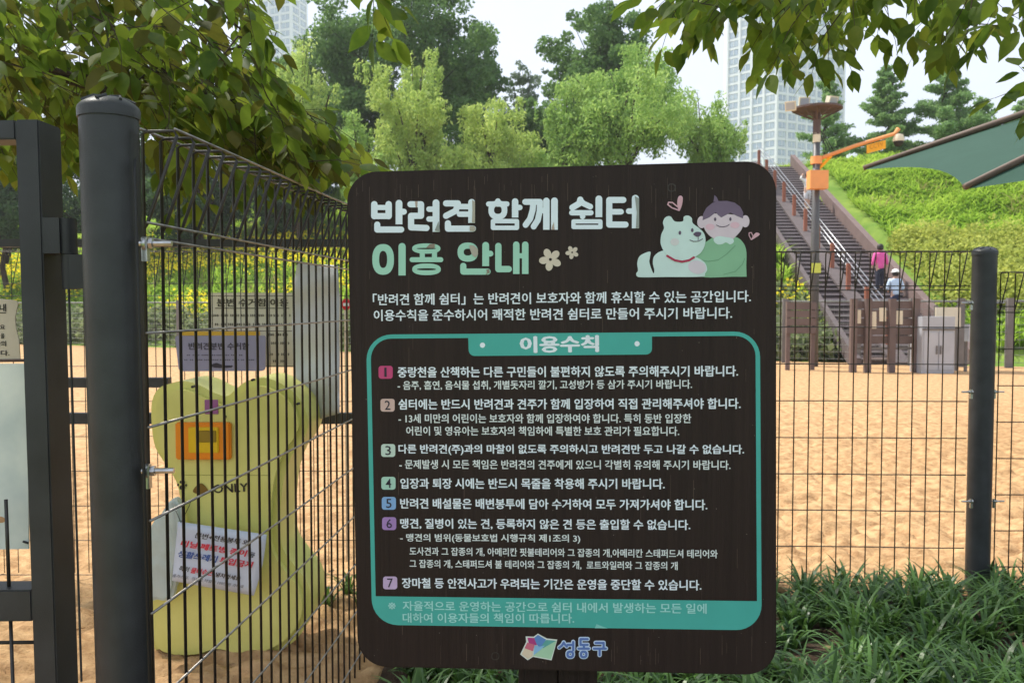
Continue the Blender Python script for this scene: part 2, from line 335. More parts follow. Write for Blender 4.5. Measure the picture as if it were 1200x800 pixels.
TR = [ # name,label,px,Y,ytop,radpx,kind,leaf,seed,ylow,n
 ('broadleaf_tree', 'tall dark green broad tree with its crown above the headline of the rules board', 478, 50, -60, 100, 'round', 'leaf_mid', 1, 190, 15000),
 ('broadleaf_tree', 'green tree half hidden behind the hanging leaves, below the far tower', 335, 54, 45, 62, 'round', 'leaf_mid', 31, 240, 8000),
 ('broadleaf_tree', 'broad green crown reaching towards the sky gap above the board', 548, 55, 28, 58, 'round', 'leaf_mid', 32, 230, 8000),
 ('broadleaf_tree', 'green tree behind the gap between the pale trees, above the flower print', 650, 56, 100, 55, 'round', 'leaf_mid', 33, 240, 7000),
 ('broadleaf_tree', 'dark green tree filling the gap left of the tall broad tree', 408, 53, 0, 85, 'round', 'leaf_mid', 2, 230, 10000),
 ('weeping_tree', 'slim yellow green tree with drooping sprays above the top left corner of the board', 482, 42, 42, 50, 'weep', 'leaf_light', 3, 215, 9000),
 ('weeping_tree', 'yellow green tree peeping out above the hanging leaves, beside the far tower', 352, 43, 42, 36, 'weep', 'leaf_light', 4, 170, 4500),
 ('weeping_tree', 'rounded yellow green tree directly behind the board top, between the two tall trees', 578, 42, 112, 60, 'weep', 'leaf_light', 5, 230, 9000),
 ('small_tree', 'small distant grey green tree in the sky gap above the board', 612, 62, 68, 34, 'round', 'leaf_grey', 6, 210, 2600),
 ('broadleaf_tree', 'tall dark tree behind the pale tree with the forked trunk', 712, 50, -10, 68, 'round', 'leaf_mid', 7, 170, 11000),
 ('weeping_tree', 'wide pale green tree whose forked trunk shows above the board edge', 738, 41, 52, 82, 'weep', 'leaf_lime', 8, 168, 12500),
 ('weeping_tree', 'pale tree left of the forked trunk, reaching down behind the board', 662, 42, 95, 38, 'weep', 'leaf_lime', 9, 230, 5500),
 ('weeping_tree', 'low pale green tree in front of the tower block', 824, 42, 112, 42, 'weep', 'leaf_lime', 10, 185, 4500),
 ('weeping_tree', 'low pale yellowish tree above the left corner of the board', 425, 41, 118, 34, 'weep', 'leaf_lime', 11, 250, 4000),
 ('pine_tree', 'thin sparse tree behind the floodlight mast', 966, 49, 88, 36, 'pine', 'leaf_pine', 12, 205, 2600),
 ('pine_tree', 'bushy conifer right of the camera arm on the crest', 1034, 48, 80, 36, 'pine', 'leaf_pine', 13, 190, 4300),
 ('pine_tree', 'largest conifer on the crest, above the shade canopy', 1104, 47, 68, 46, 'pine', 'leaf_pine', 14, 190, 6500),
 ('pine_tree', 'small conifer on the crest near the canopy beam', 1146, 50, 118, 25, 'pine', 'leaf_pine', 15, 190, 2200),
 ('pine_tree', 'last conifer of the crest row, partly out of the picture', 1206, 48, 98, 34, 'pine', 'leaf_pine', 16, 190, 3600),
 ('evergreen_tree', 'dark evergreen behind the gate', 10, 44, 95, 80, 'round', 'leaf_dark', 17, 300, 7000),
 ('evergreen_tree', 'dark evergreen seen between the gate and the thick post', 120, 46, 110, 85, 'round', 'leaf_dark', 18, 300, 8000),
 ('evergreen_tree', 'dark evergreen behind the folded top of the angled fence panel', 238, 45, 100, 75, 'round', 'leaf_dark', 19, 300, 9000),
 ('evergreen_tree', 'dark evergreen just left of the board edge', 342, 46, 128, 70, 'round', 'leaf_dark', 20, 300, 9000),
]
for nm, lb, px, Yd, yt, rp_, kd, lf, sd_, yl, nn in TR:
    tree(nm, lb, px, Yd, zt(yt, Yd), rp_/1000*Yd, kd, lf, GB, sd_, zlow=zt(yl, Yd), n=int(nn*{'weep': 2.6, 'round': 2.6, 'pine': 2.6}[kd]))

# ---- towers
M['tower_wall'] = mat('tower_wall', (.66, .70, .76), .8, 0, .05, .05); M['tower_glass'] = mat('tower_glass', (.30, .38, .50), .15, 0, .5, .03, isl=.9, col2=(.45, .52, .60))
M['tower_trim'] = mat('tower_trim', (.74, .75, .78), .8, 0, .04, .05)
def tower(label, faces, z1, zvis, fl=3.0, base=(0, 0)):
    t = thing('tower_block', label, 'tower block', (base[0], base[1], 0)); w = MB(); cn = [Vector((x, y, 0)) for x, y in faces]
    n = len(cn); w.add([*cn, *[c+Vector((0, 0, z1)) for c in cn]], [tuple(range(n))[::-1], tuple(range(n, 2*n))]+[(i, (i+1) % n, (i+1) % n+n, i+n) for i in range(n)])
    part('wall', w, M['tower_wall'], t); made = 0; rest = MB(); shared = {}
    for i, cols in ((0, 'A'), (1, 'B')):
        a, b = cn[i], cn[i+1]; d = (b-a); L = d.length; d.normalize(); nrm = Vector((d.y, -d.x, 0))
        if nrm.y > 0: nrm = -nrm
        k = max(2, int(L/4.3)); cell = L/k; wd = cell*.62
        me = MB(); R = Matrix((d, Vector((-nrm.x, -nrm.y, 0)), Vector((0, 0, 1)))).transposed()
        me.box((0, 0, 0), (wd, .3, 1.75), R); me.box(R @ Vector((0, -.2, 0)), (.18, .12, 1.75), R, 1)
        mesh_ = me.mesh('window', [M['tower_glass'], M['tower_trim']])
        for c in range(k):
            for f in range(int(z1/fl)):
                z = f*fl+1.6; p = a+d*(cell*(c+.5))+nrm*.06+Vector((0, 0, z))
                if z > zvis and made < 298: part('window', mesh_, None, t, loc=p); made += 1
                elif z > zvis-20: rest.box(p, (wd, .3, 1.75), R)
        fr = MB()
        for c in range(k+1): fr.box(a+d*(cell*c)+nrm*.25+Vector((0, 0, z1/2)), (cell*.16, .5, z1), R)
        part('pilaster', fr, M['tower_trim'], t, kind='stuff')
        fb = MB()
        for f in range(int(z1/fl)+1): fb.box((a+b)/2+nrm*.12+Vector((0, 0, f*fl)), (L-.4, .3, .7), R)
        part('floor_band', fb, M['tower_trim'], t, kind='stuff')
    if rest.v: part('window', rest, M['tower_glass'], t, kind='stuff')
    return t
def xat(px, Y): return (px-600)/1000*Y
tower('very tall pale tower block with grids of windows rising behind the stairs', [(xat(850, 300), 300), (xat(907, 286), 286), (xat(984, 300), 300), (xat(984, 300)-3, 322), (xat(850, 300)+4, 322)], 128, 44, base=(90, 300))
tower('distant pale tower block peeping out above the top left leaves', [(xat(308, 330), 330), (xat(345, 324), 324), (xat(362, 335), 335), (xat(362, 350), 350), (xat(308, 350), 350)], 132, 92, base=(-90, 330))
# ================================================================ FENCES
def bent_profile(H, side, out_=.075, dn=.19, zb=.12):
    s = Vector(side)*out_
    return [Vector((0, 0, zb)), Vector((0, 0, H-.006)), Vector((0, 0, H))+s*.12, s*.92+Vector((0, 0, H)), s+Vector((0, 0, H-.01)), Vector(side)*.008+Vector((0, 0, H-dn)), Vector((0, 0, H-dn-.012))]
def mesh_panel(t, A, B, H, joint, zs, side, r=.0036, step=.08, skylit=False, off=0, thick=1.0):
    A = Vector(A); B = Vector(B); d = B-A; L = d.length; d.normalize(); mb = MB(); mb.tube(bent_profile(H, side), r*thick, 6)
    me = mb.mesh('vertical_wire', M['wire'], smooth='all'); k = 0; x = off
    while x <= L+1e-6:
        part('vertical_wire', me, None, t, loc=A+d*x); x += step; k += 1
    n = Vector(side)
    hs = [(z, n*.006) for z in zs]+[(joint, n*.012), (H+.004, n*.0), (H+.002, n*.075)]
    for z, o_ in hs:
        w = MB(); a = A+d*(-.01)+o_+Vector((0, 0, z)); b = B+o_+Vector((0, 0, z)); q = [a.lerp(b, i/6) for i in range(7)]
        for j in range(1, 6): q[j] += Vector((0, 0, -.0015+.003*random.random()))
        w.tube(q, r*.85, 6); part('horizontal_wire', w, M['wire_skylit'] if skylit else M['wire'], t, smooth='all')
def post(t_name, label, x, y, H, r, group, cap=True, z0=-.1):
    t = thing(t_name, label, 'post', (x, y, 0), group); m = MB(); m.revolve((x, y, 0), [(r, z0), (r, H-.012)], 40)
    part('shaft', m, M['dark_metal'], t, smooth=True)
    c = MB(); c.revolve((x, y, H-.012), [(r*1.0, -.02), (r*1.05, -.02), (r*1.06, -.002), (r*1.03, .004), (r*.9, .012), (r*.6, .022), (r*.2, .027)], 40)
    for k in range(7): # embossed ribs on the dome
        a = k/7*math.pi*2; c.tube([(x+math.cos(a)*r*.2, y+math.sin(a)*r*.2, H+.014), (x+math.cos(a+.5)*r*.55, y+math.sin(a+.5)*r*.55, H+.0125), (x+math.cos(a+.2)*r*.9, y+math.sin(a+.2)*r*.9, H+.002)], .0035, 5)
    part('cap', c, M['dark_metal'], t, smooth=True)
    return t
def clamp(t, p, direction, r=.006):
    d = Vector(direction).normalized(); p = Vector(p); b = MB(); b.tube([p-d*.012, p+d*.055], r, 8); b.tube([p-d*.004, p+d*.004], r*2.6, 14); b.tube([p+d*.008, p+d*.016], r*1.9, 6); b.box(p+Vector((0, 0, -.012)), (.012, .014, .05))
    part('clamp_bolt', b, M['steel'], t, smooth=True)
PA = Vector((-.785, 1.70, 0)); PB = Vector((-.549, 4.70, 0)); dirP = (PB-PA).normalized(); sideP = Vector((dirP.y, -dirP.x, 0))
fp = thing('wire_fence', 'angled dark wire fence panel running away from the thick gate post', 'fence panel', PA)
P0 = PA+dirP*.11
mesh_panel(fp, P0, PB, 2.015, 1.824, [1.792-.2*k for k in range(9)], sideP, skylit=True, step=.0785, off=.0, thick=1.08)
post_l = post('fence_post', 'thick round gate post with domed cap beside the gate hinge', -.864, 1.83, 2.077, .0590, 'round fence posts')
for z in (1.775, 1.297): clamp(post_l, on_plane(164, 286 if z > 1.5 else 552, Vector((0, 1.80, 0)), Vector((0, 1, 0))), (1, .05, 0))
w = MB(); w.tube([(-.800, 1.80, 1.93), (-.792, 1.785, 1.95), (-.789, 1.775, 1.92), (-.790, 1.78, 1.5), (-.789, 1.78, .1)], .0035, 6); part('cable', w, M['black'], post_l, smooth='all')
post_l.rotation_euler.y = -.0105; post_l.location.x += .030
post('fence_post', 'round corner post hidden behind the rules board', -.50, 4.78, 1.98, .0625, 'round fence posts')
pr = post('fence_post', 'round fence post standing in the grass to the right of the rules board', 2.584, 4.68, 1.955, .0625, 'round fence posts')
post('fence_post', 'middle fence post behind the rules board', .95, 4.76, 1.955, .0625, 'round fence posts')
QA = Vector((.95, 4.715, 0)); QB = Vector((2.490, 4.655, 0)); QS = Vector((-.40, 4.73, 0))
zsr = [1.734-.2025*k for k in range(9)]
f2 = thing('wire_fence', 'straight dark wire fence panel between the board and the round post', 'fence panel', QA, 'straight wire fence panels')
mesh_panel(f2, QA+Vector((.048, 0, 0)), QB, 1.938, 1.757, zsr, (0, -1, 0))
f3 = thing('wire_fence', 'straight wire fence panel hidden behind the rules board', 'fence panel', QS, 'straight wire fence panels')
mesh_panel(f3, QS, QA-Vector((.06, 0, 0)), 1.938, 1.757, zsr, (0, -1, 0))
QC = Vector((2.70, 4.655, 0)); f4 = thing('wire_fence', 'lower wire fence panel on the far side of the round post', 'fence panel', QC, 'straight wire fence panels')
mesh_panel(f4, QC-Vector((.04, 0, 0)), QC+Vector((2.4, 0, 0)), 1.827, 1.645, [1.413+.2-.2*k for k in range(8)], (0, -1, 0))
post('fence_post', 'round fence post outside the picture at the end of the lower panel', 5.2, 4.68, 1.84, .0625, 'round fence posts')
for px, py in ((1137, 355), (1137, 459), (1137, 587)): clamp(pr, at(px+1, py, 4.63), (-1, -.1, 0), .005)
for px, py in ((1166, 355), (1166, 459), (1166, 587)): clamp(pr, at(px-1, py, 4.66), (.4, 0, 0), .004)
# inner fence
IA = Vector((-3.4, 4.84, 0)); f5 = thing('inner_fence', 'inner dark fence of thin wire with flat rails behind the yellow bin', 'fence', IA)
mesh_panel(f5, IA, (-.58, 4.84, 0), 1.955, 1.775, [1.705-.2*k for k in range(9)], (0, 1, 0), r=.0026, step=.081)
for za, zb, xa, xb in ((1.977, 2.02, -3.4, -.56), (.985, 1.045, -3.4, -.56), (-.01, .045, -3.4, -.56), (1.19, 1.245, -3.4, -1.93)):
    b = MB(); b.box(((xa+xb)/2, 4.80, (za+zb)/2), (xb-xa, .05, zb-za)); part('rail', b, M['gate_metal'], f5)
b = MB(); b.box((-.58, 4.80, 1.0), (.05, .052, 2.03)); part('stile', b, M['gate_metal'], f5)

# ================================================================ GATE
GY = 1.90
gt = thing('gate', 'dark square tube gate leaf left of the thick post', 'gate', (-1.08, GY, 0))
gxr = at(42.5, 140, GY).x; gzt = at(20, 140, GY).z; sx = gxr-.052
def gbox(name, x0, x1, y0, y1, z0, z1, m='gate_metal'):
    bm = bmesh.new(); bmesh.ops.create_cube(bm, size=1); bmesh.ops.scale(bm, vec=(x1-x0, y1-y0, z1-z0), verts=bm.verts); bmesh.ops.translate(bm, vec=((x0+x1)/2, (y0+y1)/2, (z0+z1)/2), verts=bm.verts)
    bmesh.ops.bevel(bm, geom=bm.edges[:], offset=.003, segments=2, affect='EDGES'); me = bpy.data.meshes.new(name); bm.to_mesh(me); bm.free(); me.materials.append(M[m]); return part(name, me, None, gt)
gbox('stile', sx, gxr, GY, GY+.095, .12, gzt)
gbox('stile', -2.10, -2.05, GY, GY+.095, .12, gzt)
zr = at(20, 163, GY).z
gbox('rail', -2.049, sx-.0005, GY+.0015, GY+.075, zr, gzt-.0005)
z1 = at(10, 691, GY).z; z0 = at(10, 728, GY).z
gbox('rail', -2.049, sx-.0005, GY+.0015, GY+.07, z0, z1); gbox('rail', -2.049, sx-.0005, GY+.0015, GY+.07, .14, .19)
M['rust_brown'] = mat('rust_brown', (.10, .06, .045), .7, 0, .4, 12)
zz = at(10, 168, GY+.2).z; gbox('crossbar', -2.04, sx-.002, GY+.08, GY+.115, zz-.012, zz+.010, 'rust_brown')
w1 = MB(); w1.tube([(0, 0, 0), (0, 0, z0-.19)], .0045, 6); wm = w1.mesh('vertical_wire', M['wire'], smooth='all')
for k in range(12): part('vertical_wire', wm, None, gt, loc=(at(5, 760, GY+.03).x-.08*k, GY+.03, .19))
for k in range(3):
    w2 = MB(); z = at(5, 753, GY+.03).z-.2*k; w2.tube([(-2.05, GY+.036, z), (sx, GY+.036, z)], .0042, 6); part('horizontal_wire', w2, M['wire'], gt, smooth='all')
w1 = MB(); w1.tube([(0, 0, z1), (0, 0, z1+.20)], .0045, 6); wm = w1.mesh('vertical_wire', M['wire'], smooth='all')
for k in range(12): part('vertical_wire', wm, None, gt, loc=(at(2, 660, GY+.03).x+.0-.08*k, GY+.03, 0))
# hinge
h = MB(); p = at(47, 276, GY+.02); hz0 = at(60, 297, GY).z; hz1 = at(60, 255, GY).z
h.box(((gxr-.002+at(68, 276, GY+.02).x)/2, GY+.03, (hz0+hz1)/2), (at(68, 276, GY+.02).x-gxr+.012, .055, hz1-hz0))
cx = at(75, 276, GY+.03).x; h.revolve((cx, GY+.03, 0), [(.021, hz0), (.021, hz1)], 20)
part('hinge', h, M['gate_metal'], gt, smooth=True)
h = MB(); hzb = at(85, 339, GY).z; h.revolve((cx+.006, GY+.03, 0), [(.019, hzb), (.019, hz0-.001)], 20); h.box((cx+.045, GY+.02, (hzb+hz0)/2-.001), (.06, .03, hz0-hzb-.004)); h.tube([(cx, GY+.03, hzb-.9), (cx, GY+.03, hzb+.01)], .0028, 6)
part('hinge_pin', h, M['gate_metal'], gt, smooth=True)
gt.rotation_euler.y = -.0105; gt.location.x += .026

# ================================================================ WRITING
TS = bpy.data.scenes.new('scratch')
def text_mesh(body, off=0.0):
    global TC, TO
    if 'TC' not in globals(): TC = bpy.data.curves.new('lettering', 'FONT'); TO = bpy.data.objects.new('lettering', TC); TS.collection.objects.link(TO)
    c = TC; o = TO; c.body = body; c.offset = off; c.resolution_u = 2; c.fill_mode = 'FRONT'
    TS.view_layers[0].update(); dg = TS.view_layers[0].depsgraph
    me = o.evaluated_get(dg).to_mesh(); V = np.array([v.co[:2] for v in me.vertices]); Fs = [tuple(p.vertices) for p in me.polygons]
    o.evaluated_get(dg).to_mesh_clear(); return V, Fs
def lettering(body, P0, P1, hgt, nrm, m, parent, lift=.0006, off=.0, shear=0., name='lettering', spx=None):
    """flat print between the 3-D points P0..P1 (middle of the line), hgt metres tall"""
    V, Fs = text_mesh(body, min(off, .006))
    if off > .006:     # heavier weight: the same outline again, a hair to each side and a hair higher
        q = off*.75; V0, F0 = V, Fs; V = np.concatenate([V0-[q, 0], V0+[q, 0], V0+[0, q*.6], V0-[0, q*.6]]); k = len(V0)
        Fs = [tuple(i+j*k for i in f) for j in range(4) for f in F0]
    lay = np.arange(len(V))//(len(V)//4) if off > .006 else np.zeros(len(V))
    lo = V.min(0); hi = V.max(0); U_ = (V-lo)/(hi-lo)
    P0 = Vector(P0); P1 = Vector(P1); e = (P1-P0); n = Vector(nrm).normalized(); up = n.cross(e.normalized())
    if up.z < 0: up = -up
    V3 = [P0+e*float(a[0])+up*(hgt*(float(a[1])-.5))+e.normalized()*(shear*hgt*(float(a[1])-.5))+n*(lift+.00002*float(b)) for a, b in zip(U_, lay)]
    me = bpy.data.meshes.new(name); me.from_pydata([tuple(v) for v in V3], [], Fs); me.materials.append(m); me.update()
    return part(name, me, None, parent)
# ---------------------------------------------------------------- THE RULES BOARD
bc = Vector((.09878, 1.75, 1.410)); yaw, pit, rol, BW, BH = -.081988, .005935, -.014116, .87340, 1.04461
BR = Matrix.Rotation(yaw, 3, 'Z') @ Matrix.Rotation(pit, 3, 'X') @ Matrix.Rotation(rol, 3, 'Y')
bn = BR @ Vector((0, -1, 0))
def sp(px, py, l=0.): return on_plane(px, py, bc, bn)+bn*l
M['board'] = mat('board', (.019, .0100, .0080), .62, 0, 0, 5, .35, 30, .3, col2=(.028, .0155, .012), stretch=(22, 22, .35))
n_ = M['board'].node_tree # fine pale scratches along the grain
M['print_white'] = mat('print_white', srgb(232, 240, 246), .55, 0, .05, 30, .1, 300)
M['print_dim'] = mat('print_dim', srgb(226, 232, 230), .55, 0, .05, 30)
def peel(name, a, b, amount):
    m = mat(name, a, .6, 0, .03, 20); n = m.node_tree; t = n.nodes.new('ShaderNodeTexCoord'); mpn = n.nodes.new('ShaderNodeMapping'); mpn.inputs['Scale'].default_value = (14, 14, 3)
    z = n.nodes.new('ShaderNodeTexNoise'); z.inputs['Scale'].default_value = 3; z.inputs['Detail'].default_value = 3; n.links.new(t.outputs['Object'], mpn.inputs[0]); n.links.new(mpn.outputs[0], z.inputs[0])
    r = n.nodes.new('ShaderNodeMapRange'); r.inputs[1].default_value = amount; r.inputs[2].default_value = amount+.02; n.links.new(z.outputs[0], r.inputs[0])
    x = n.nodes.new('ShaderNodeMix'); x.data_type = 'RGBA'; b_ = n.nodes['Principled BSDF']; src = b_.inputs['Base Color'].links[0].from_socket
    n.links.new(src, x.inputs[6]); x.inputs[7].default_value = (*b, 1); n.links.new(r.outputs[0], x.inputs[0]); n.links.new(x.outputs[2], b_.inputs['Base Color']); return m
M['title_white'] = peel('title_white', srgb(228, 240, 248), srgb(178, 160, 148), .66)
M['title_green'] = peel('title_green', srgb(162, 212, 190), srgb(150, 140, 125), .66)
M['teal'] = peel('teal', srgb(70, 172, 160), srgb(105, 190, 176), .74)
M['teal_text'] = mat('teal_text', srgb(165, 222, 214), .6, 0, .03, 20)
flatm = lambda k, *c: M.setdefault(k, mat(k, srgb(*c), .6, 0, .04, 25))
rb = thing('rules_board', 'large dark brown wooden board of dog rest area rules in white Korean lettering', 'sign board', (bc.x, bc.y+.03, 0))
def rrect(w, h, r, n=10):
    out_ = []
    for cx_, cz_, a0 in ((w/2-r, h/2-r, 0), (-w/2+r, h/2-r, 90), (-w/2+r, -h/2+r, 180), (w/2-r, -h/2+r, 270)):
        out_ += [(cx_+r*math.cos(math.radians(a0+90*k/n)), cz_+r*math.sin(math.radians(a0+90*k/n))) for k in range(n+1)]
    return out_
bm = bmesh.new(); vs = [bm.verts.new((x, -.0, z)) for x, z in rrect(BW, BH, .062)]; f = bm.faces.new(vs)
ex = bmesh.ops.extrude_face_region(bm, geom=[f]); bmesh.ops.translate(bm, vec=(0, .034, 0), verts=[v for v in ex['geom'] if isinstance(v, bmesh.types.BMVert)])
bmesh.ops.recalc_face_normals(bm, faces=bm.faces)
bmesh.ops.bevel(bm, geom=[e for e in bm.edges if abs(e.verts[0].co.y-e.verts[1].co.y) < 1e-6], offset=.003, segments=2, affect='EDGES')
me = bpy.data.meshes.new('board'); bm.to_mesh(me); bm.free(); me.transform(Matrix.Translation(bc) @ BR.to_4x4()); me.materials.append(M['board']); part('board', me, None, rb)
M['post_wood'] = mat('post_wood', (.022, .014, .011), .7, 0, .3, 6, .6, 30, .3, stretch=(15, 15, .4))
q = MB(); xa = at(608, 790, 1.80).x; xb = at(653, 790, 1.80).x; xc = at(655, 790, 1.80).x; xd = at(700, 790, 1.80).x
q.box(((xa+xb)/2, 1.84, .85), (xb-xa, .075, 1.95)); part('post', q, M['post_wood'], rb)
q = MB(); q.box(((xc+xd)/2, 1.84, .85), (xd-xc, .075, 1.95)); part('post', q, M['post_wood'], rb)
def bpoly(pts, l): return [sp(x, y, l) for x, y in pts]
def flat(name, polys, m, l, parent=rb, step=.00003):
    mb = MB()
    for i, pl in enumerate(polys):
        mb.add(bpoly(pl, l+i*step), [tuple(range(len(pl)))])
    me = mb.mesh(name, m, fix=False)
    # triangulate concave outlines and turn every face to the viewer's side of the board
    b2 = bmesh.new(); b2.from_mesh(me); bmesh.ops.triangulate(b2, faces=b2.faces)
    for f_ in b2.faces:
        f_.normal_update()
        if f_.normal.dot(bn) < 0: f_.normal_flip()
    b2.to_mesh(me); b2.free(); return part(name, me, None, parent)
def cap_stroke(pts, w, butt0=False, butt1=False):
    """polygons (one quad per segment, one disc per joint) of a round ended stroke, in photo pixels"""
    out_ = []
    for i in range(len(pts)-1):
        (x0, y0), (x1, y1) = pts[i], pts[i+1]; L = math.hypot(x1-x0, y1-y0) or 1; nx, ny = -(y1-y0)/L*w/2, (x1-x0)/L*w/2
        out_.append([(x0+nx, y0+ny), (x1+nx, y1+ny), (x1-nx, y1-ny), (x0-nx, y0-ny)])
    for i, (x, y) in enumerate(pts):
        if (i == 0 and butt0) or (i == len(pts)-1 and butt1): continue
        out_.append([(x+w/2*math.cos(a*math.pi/8), y+w/2*math.sin(a*math.pi/8)) for a in range(16)])
    return out_
def ring(cx, cy, rx, ry, w):
    n = 28; out_ = []
    def pt(a, k): # superellipse
        c, s_ = math.cos(a), math.sin(a); return (cx+(rx+k)*math.copysign(abs(c)**.85, c), cy+(ry+k)*math.copysign(abs(s_)**.85, s_))
    for i in range(n):
        a, b = 2*math.pi*i/n, 2*math.pi*(i+1)/n
        out_.append([pt(a, w/2), pt(b, w/2), pt(b, -w/2), pt(a, -w/2)])
    return out_
def A_(*p): return [(420+x/6.667, 220+y/6.667) for x, y in p]
def B_(*p): return [(580+x/6.667, 210+y/6.667) for x, y in p]
def title(items, m):
    for syll in items:
        polys = []
        for it in syll:
            if it[0] == 'r': polys += ring(*it[1:])
            else: polys += cap_stroke(it[1], it[2], *it[3:])
        flat('lettering', polys, m, .0008, step=.000006)
w5 = 7.6
def box_(c, x0, y0, x1, y1, w): p = c((x0, y0), (x1, y0), (x1, y1), (x0, y1), (x0, y0)); return ('s', p, w)
T1 = [
 [('s', A_((125, 130), (125, 222)), w5), ('s', A_((237, 130), (237, 222), ), w5), ('s', A_((125, 155), (237, 155)), 6), ('s', A_((125, 222), (237, 222)), 7), ('s', A_((318, 122), (318, 286)), w5+.4, False, True), ('s', A_((320, 188), (356, 188)), 7), ('s', A_((148, 288), (148, 327), (335, 327)), 7.2)],
 [('s', A_((407, 130), (490, 130), (490, 220), (412, 220), (412, 310), (533, 315)), 7.2), ('s', A_((607, 118), (607, 345)), w5+.4, False, True), ('s', A_((552, 168), (607, 168)), 6.4), ('s', A_((552, 245), (607, 245)), 6.4)],
 [('s', A_((685, 123), (778, 123), (762, 180), (685, 220)), 7.2), ('s', A_((790, 148), (885, 148)), 6.4), ('s', A_((790, 207), (885, 207)), 6.4), ('s', A_((885, 115), (885, 275)), w5+.4, False, True), ('s', A_((700, 278), (700, 320), (895, 320)), 7.2)],
 [('s', A_((1090, 105), (1090, 128)), 6.5), ('s', A_((1018, 128), (1160, 128)), 6.2), ('r', *A_((1090, 175))[0], 7.8, 7.8, 6.6), ('s', B_((158, 175), (158, 300)), w5, False, True), ('s', B_((158, 222), (195, 222)), 6.4), box_(B_, -15, 328, 172, 380, 5.2)],
 [('s', B_((237, 178), (300, 178), (295, 240), (275, 310), (240, 357)), 7), ('s', B_((300, 178), (352, 178), (350, 250), (335, 320), (303, 370)), 7), ('s', B_((350, 245), (402, 245)), 6.4), ('s', B_((402, 170), (402, 395)), w5, False, True), ('s', B_((465, 170), (465, 395)), w5+.4, False, True)],
 [('s', B_((667, 160), (660, 190), (605, 222)), 7.2), ('s', B_((667, 165), (690, 190), (745, 215)), 6.6), ('s', B_((600, 263), (750, 263)), 6.2), ('s', B_((685, 263), (685, 292)), 6.4), ('s', B_((812, 155), (812, 297)), w5+.4, False, True), box_(B_, 614, 330, 824, 374, 5.0)],
 [('s', B_((1003, 163), (893, 163), (893, 355), (1020, 355)), 7.2), ('s', B_((893, 255), (985, 255)), 6.6), ('s', B_((1045, 250), (1097, 250)), 6.6), ('s', B_((1097, 150), (1097, 384)), w5+.6, False, True)]]
T2 = [
 [('r', *A_((194, 560))[0], 8.7, 14, 8), ('s', A_((342, 460), (342, 685)), w5+.8, False, True)],
 [('r', *A_((531, 475))[0], 14, 3.4, 5.2), ('s', A_((500, 500), (500, 560)), 6), ('s', A_((595, 500), (595, 560)), 6), ('s', A_((420, 562), (645, 562)), 5.8), ('r', *A_((533, 637))[0], 14, 4.0, 5.6)],
 [('r', *A_((855, 503))[0], 8.4, 7.6, 7.2), ('s', A_((995, 450), (995, 612)), w5+.4, False, True), ('s', A_((995, 515), (1032, 515)), 6.8), ('s', A_((820, 610), (820, 655), (1010, 655)), 7.2)],
 [('s', B_((27, 522), (27, 702), (108, 702)), 7.4), ('s', B_((167, 512), (167, 740)), w5, False, True), ('s', B_((237, 512), (237, 740)), w5, False, True), ('s', B_((167, 598), (237, 598)), 6)]]
title(T1, M['title_white']); title(T2, M['title_green'])
def line(body, x0, x1, y0, y1, h, m='print_white', off=.018, l=.0010):
    lettering(body, sp(x0, y0), sp(x1, y1), h/1000*1.75, bn, M[m], rb, lift=l, off=off)
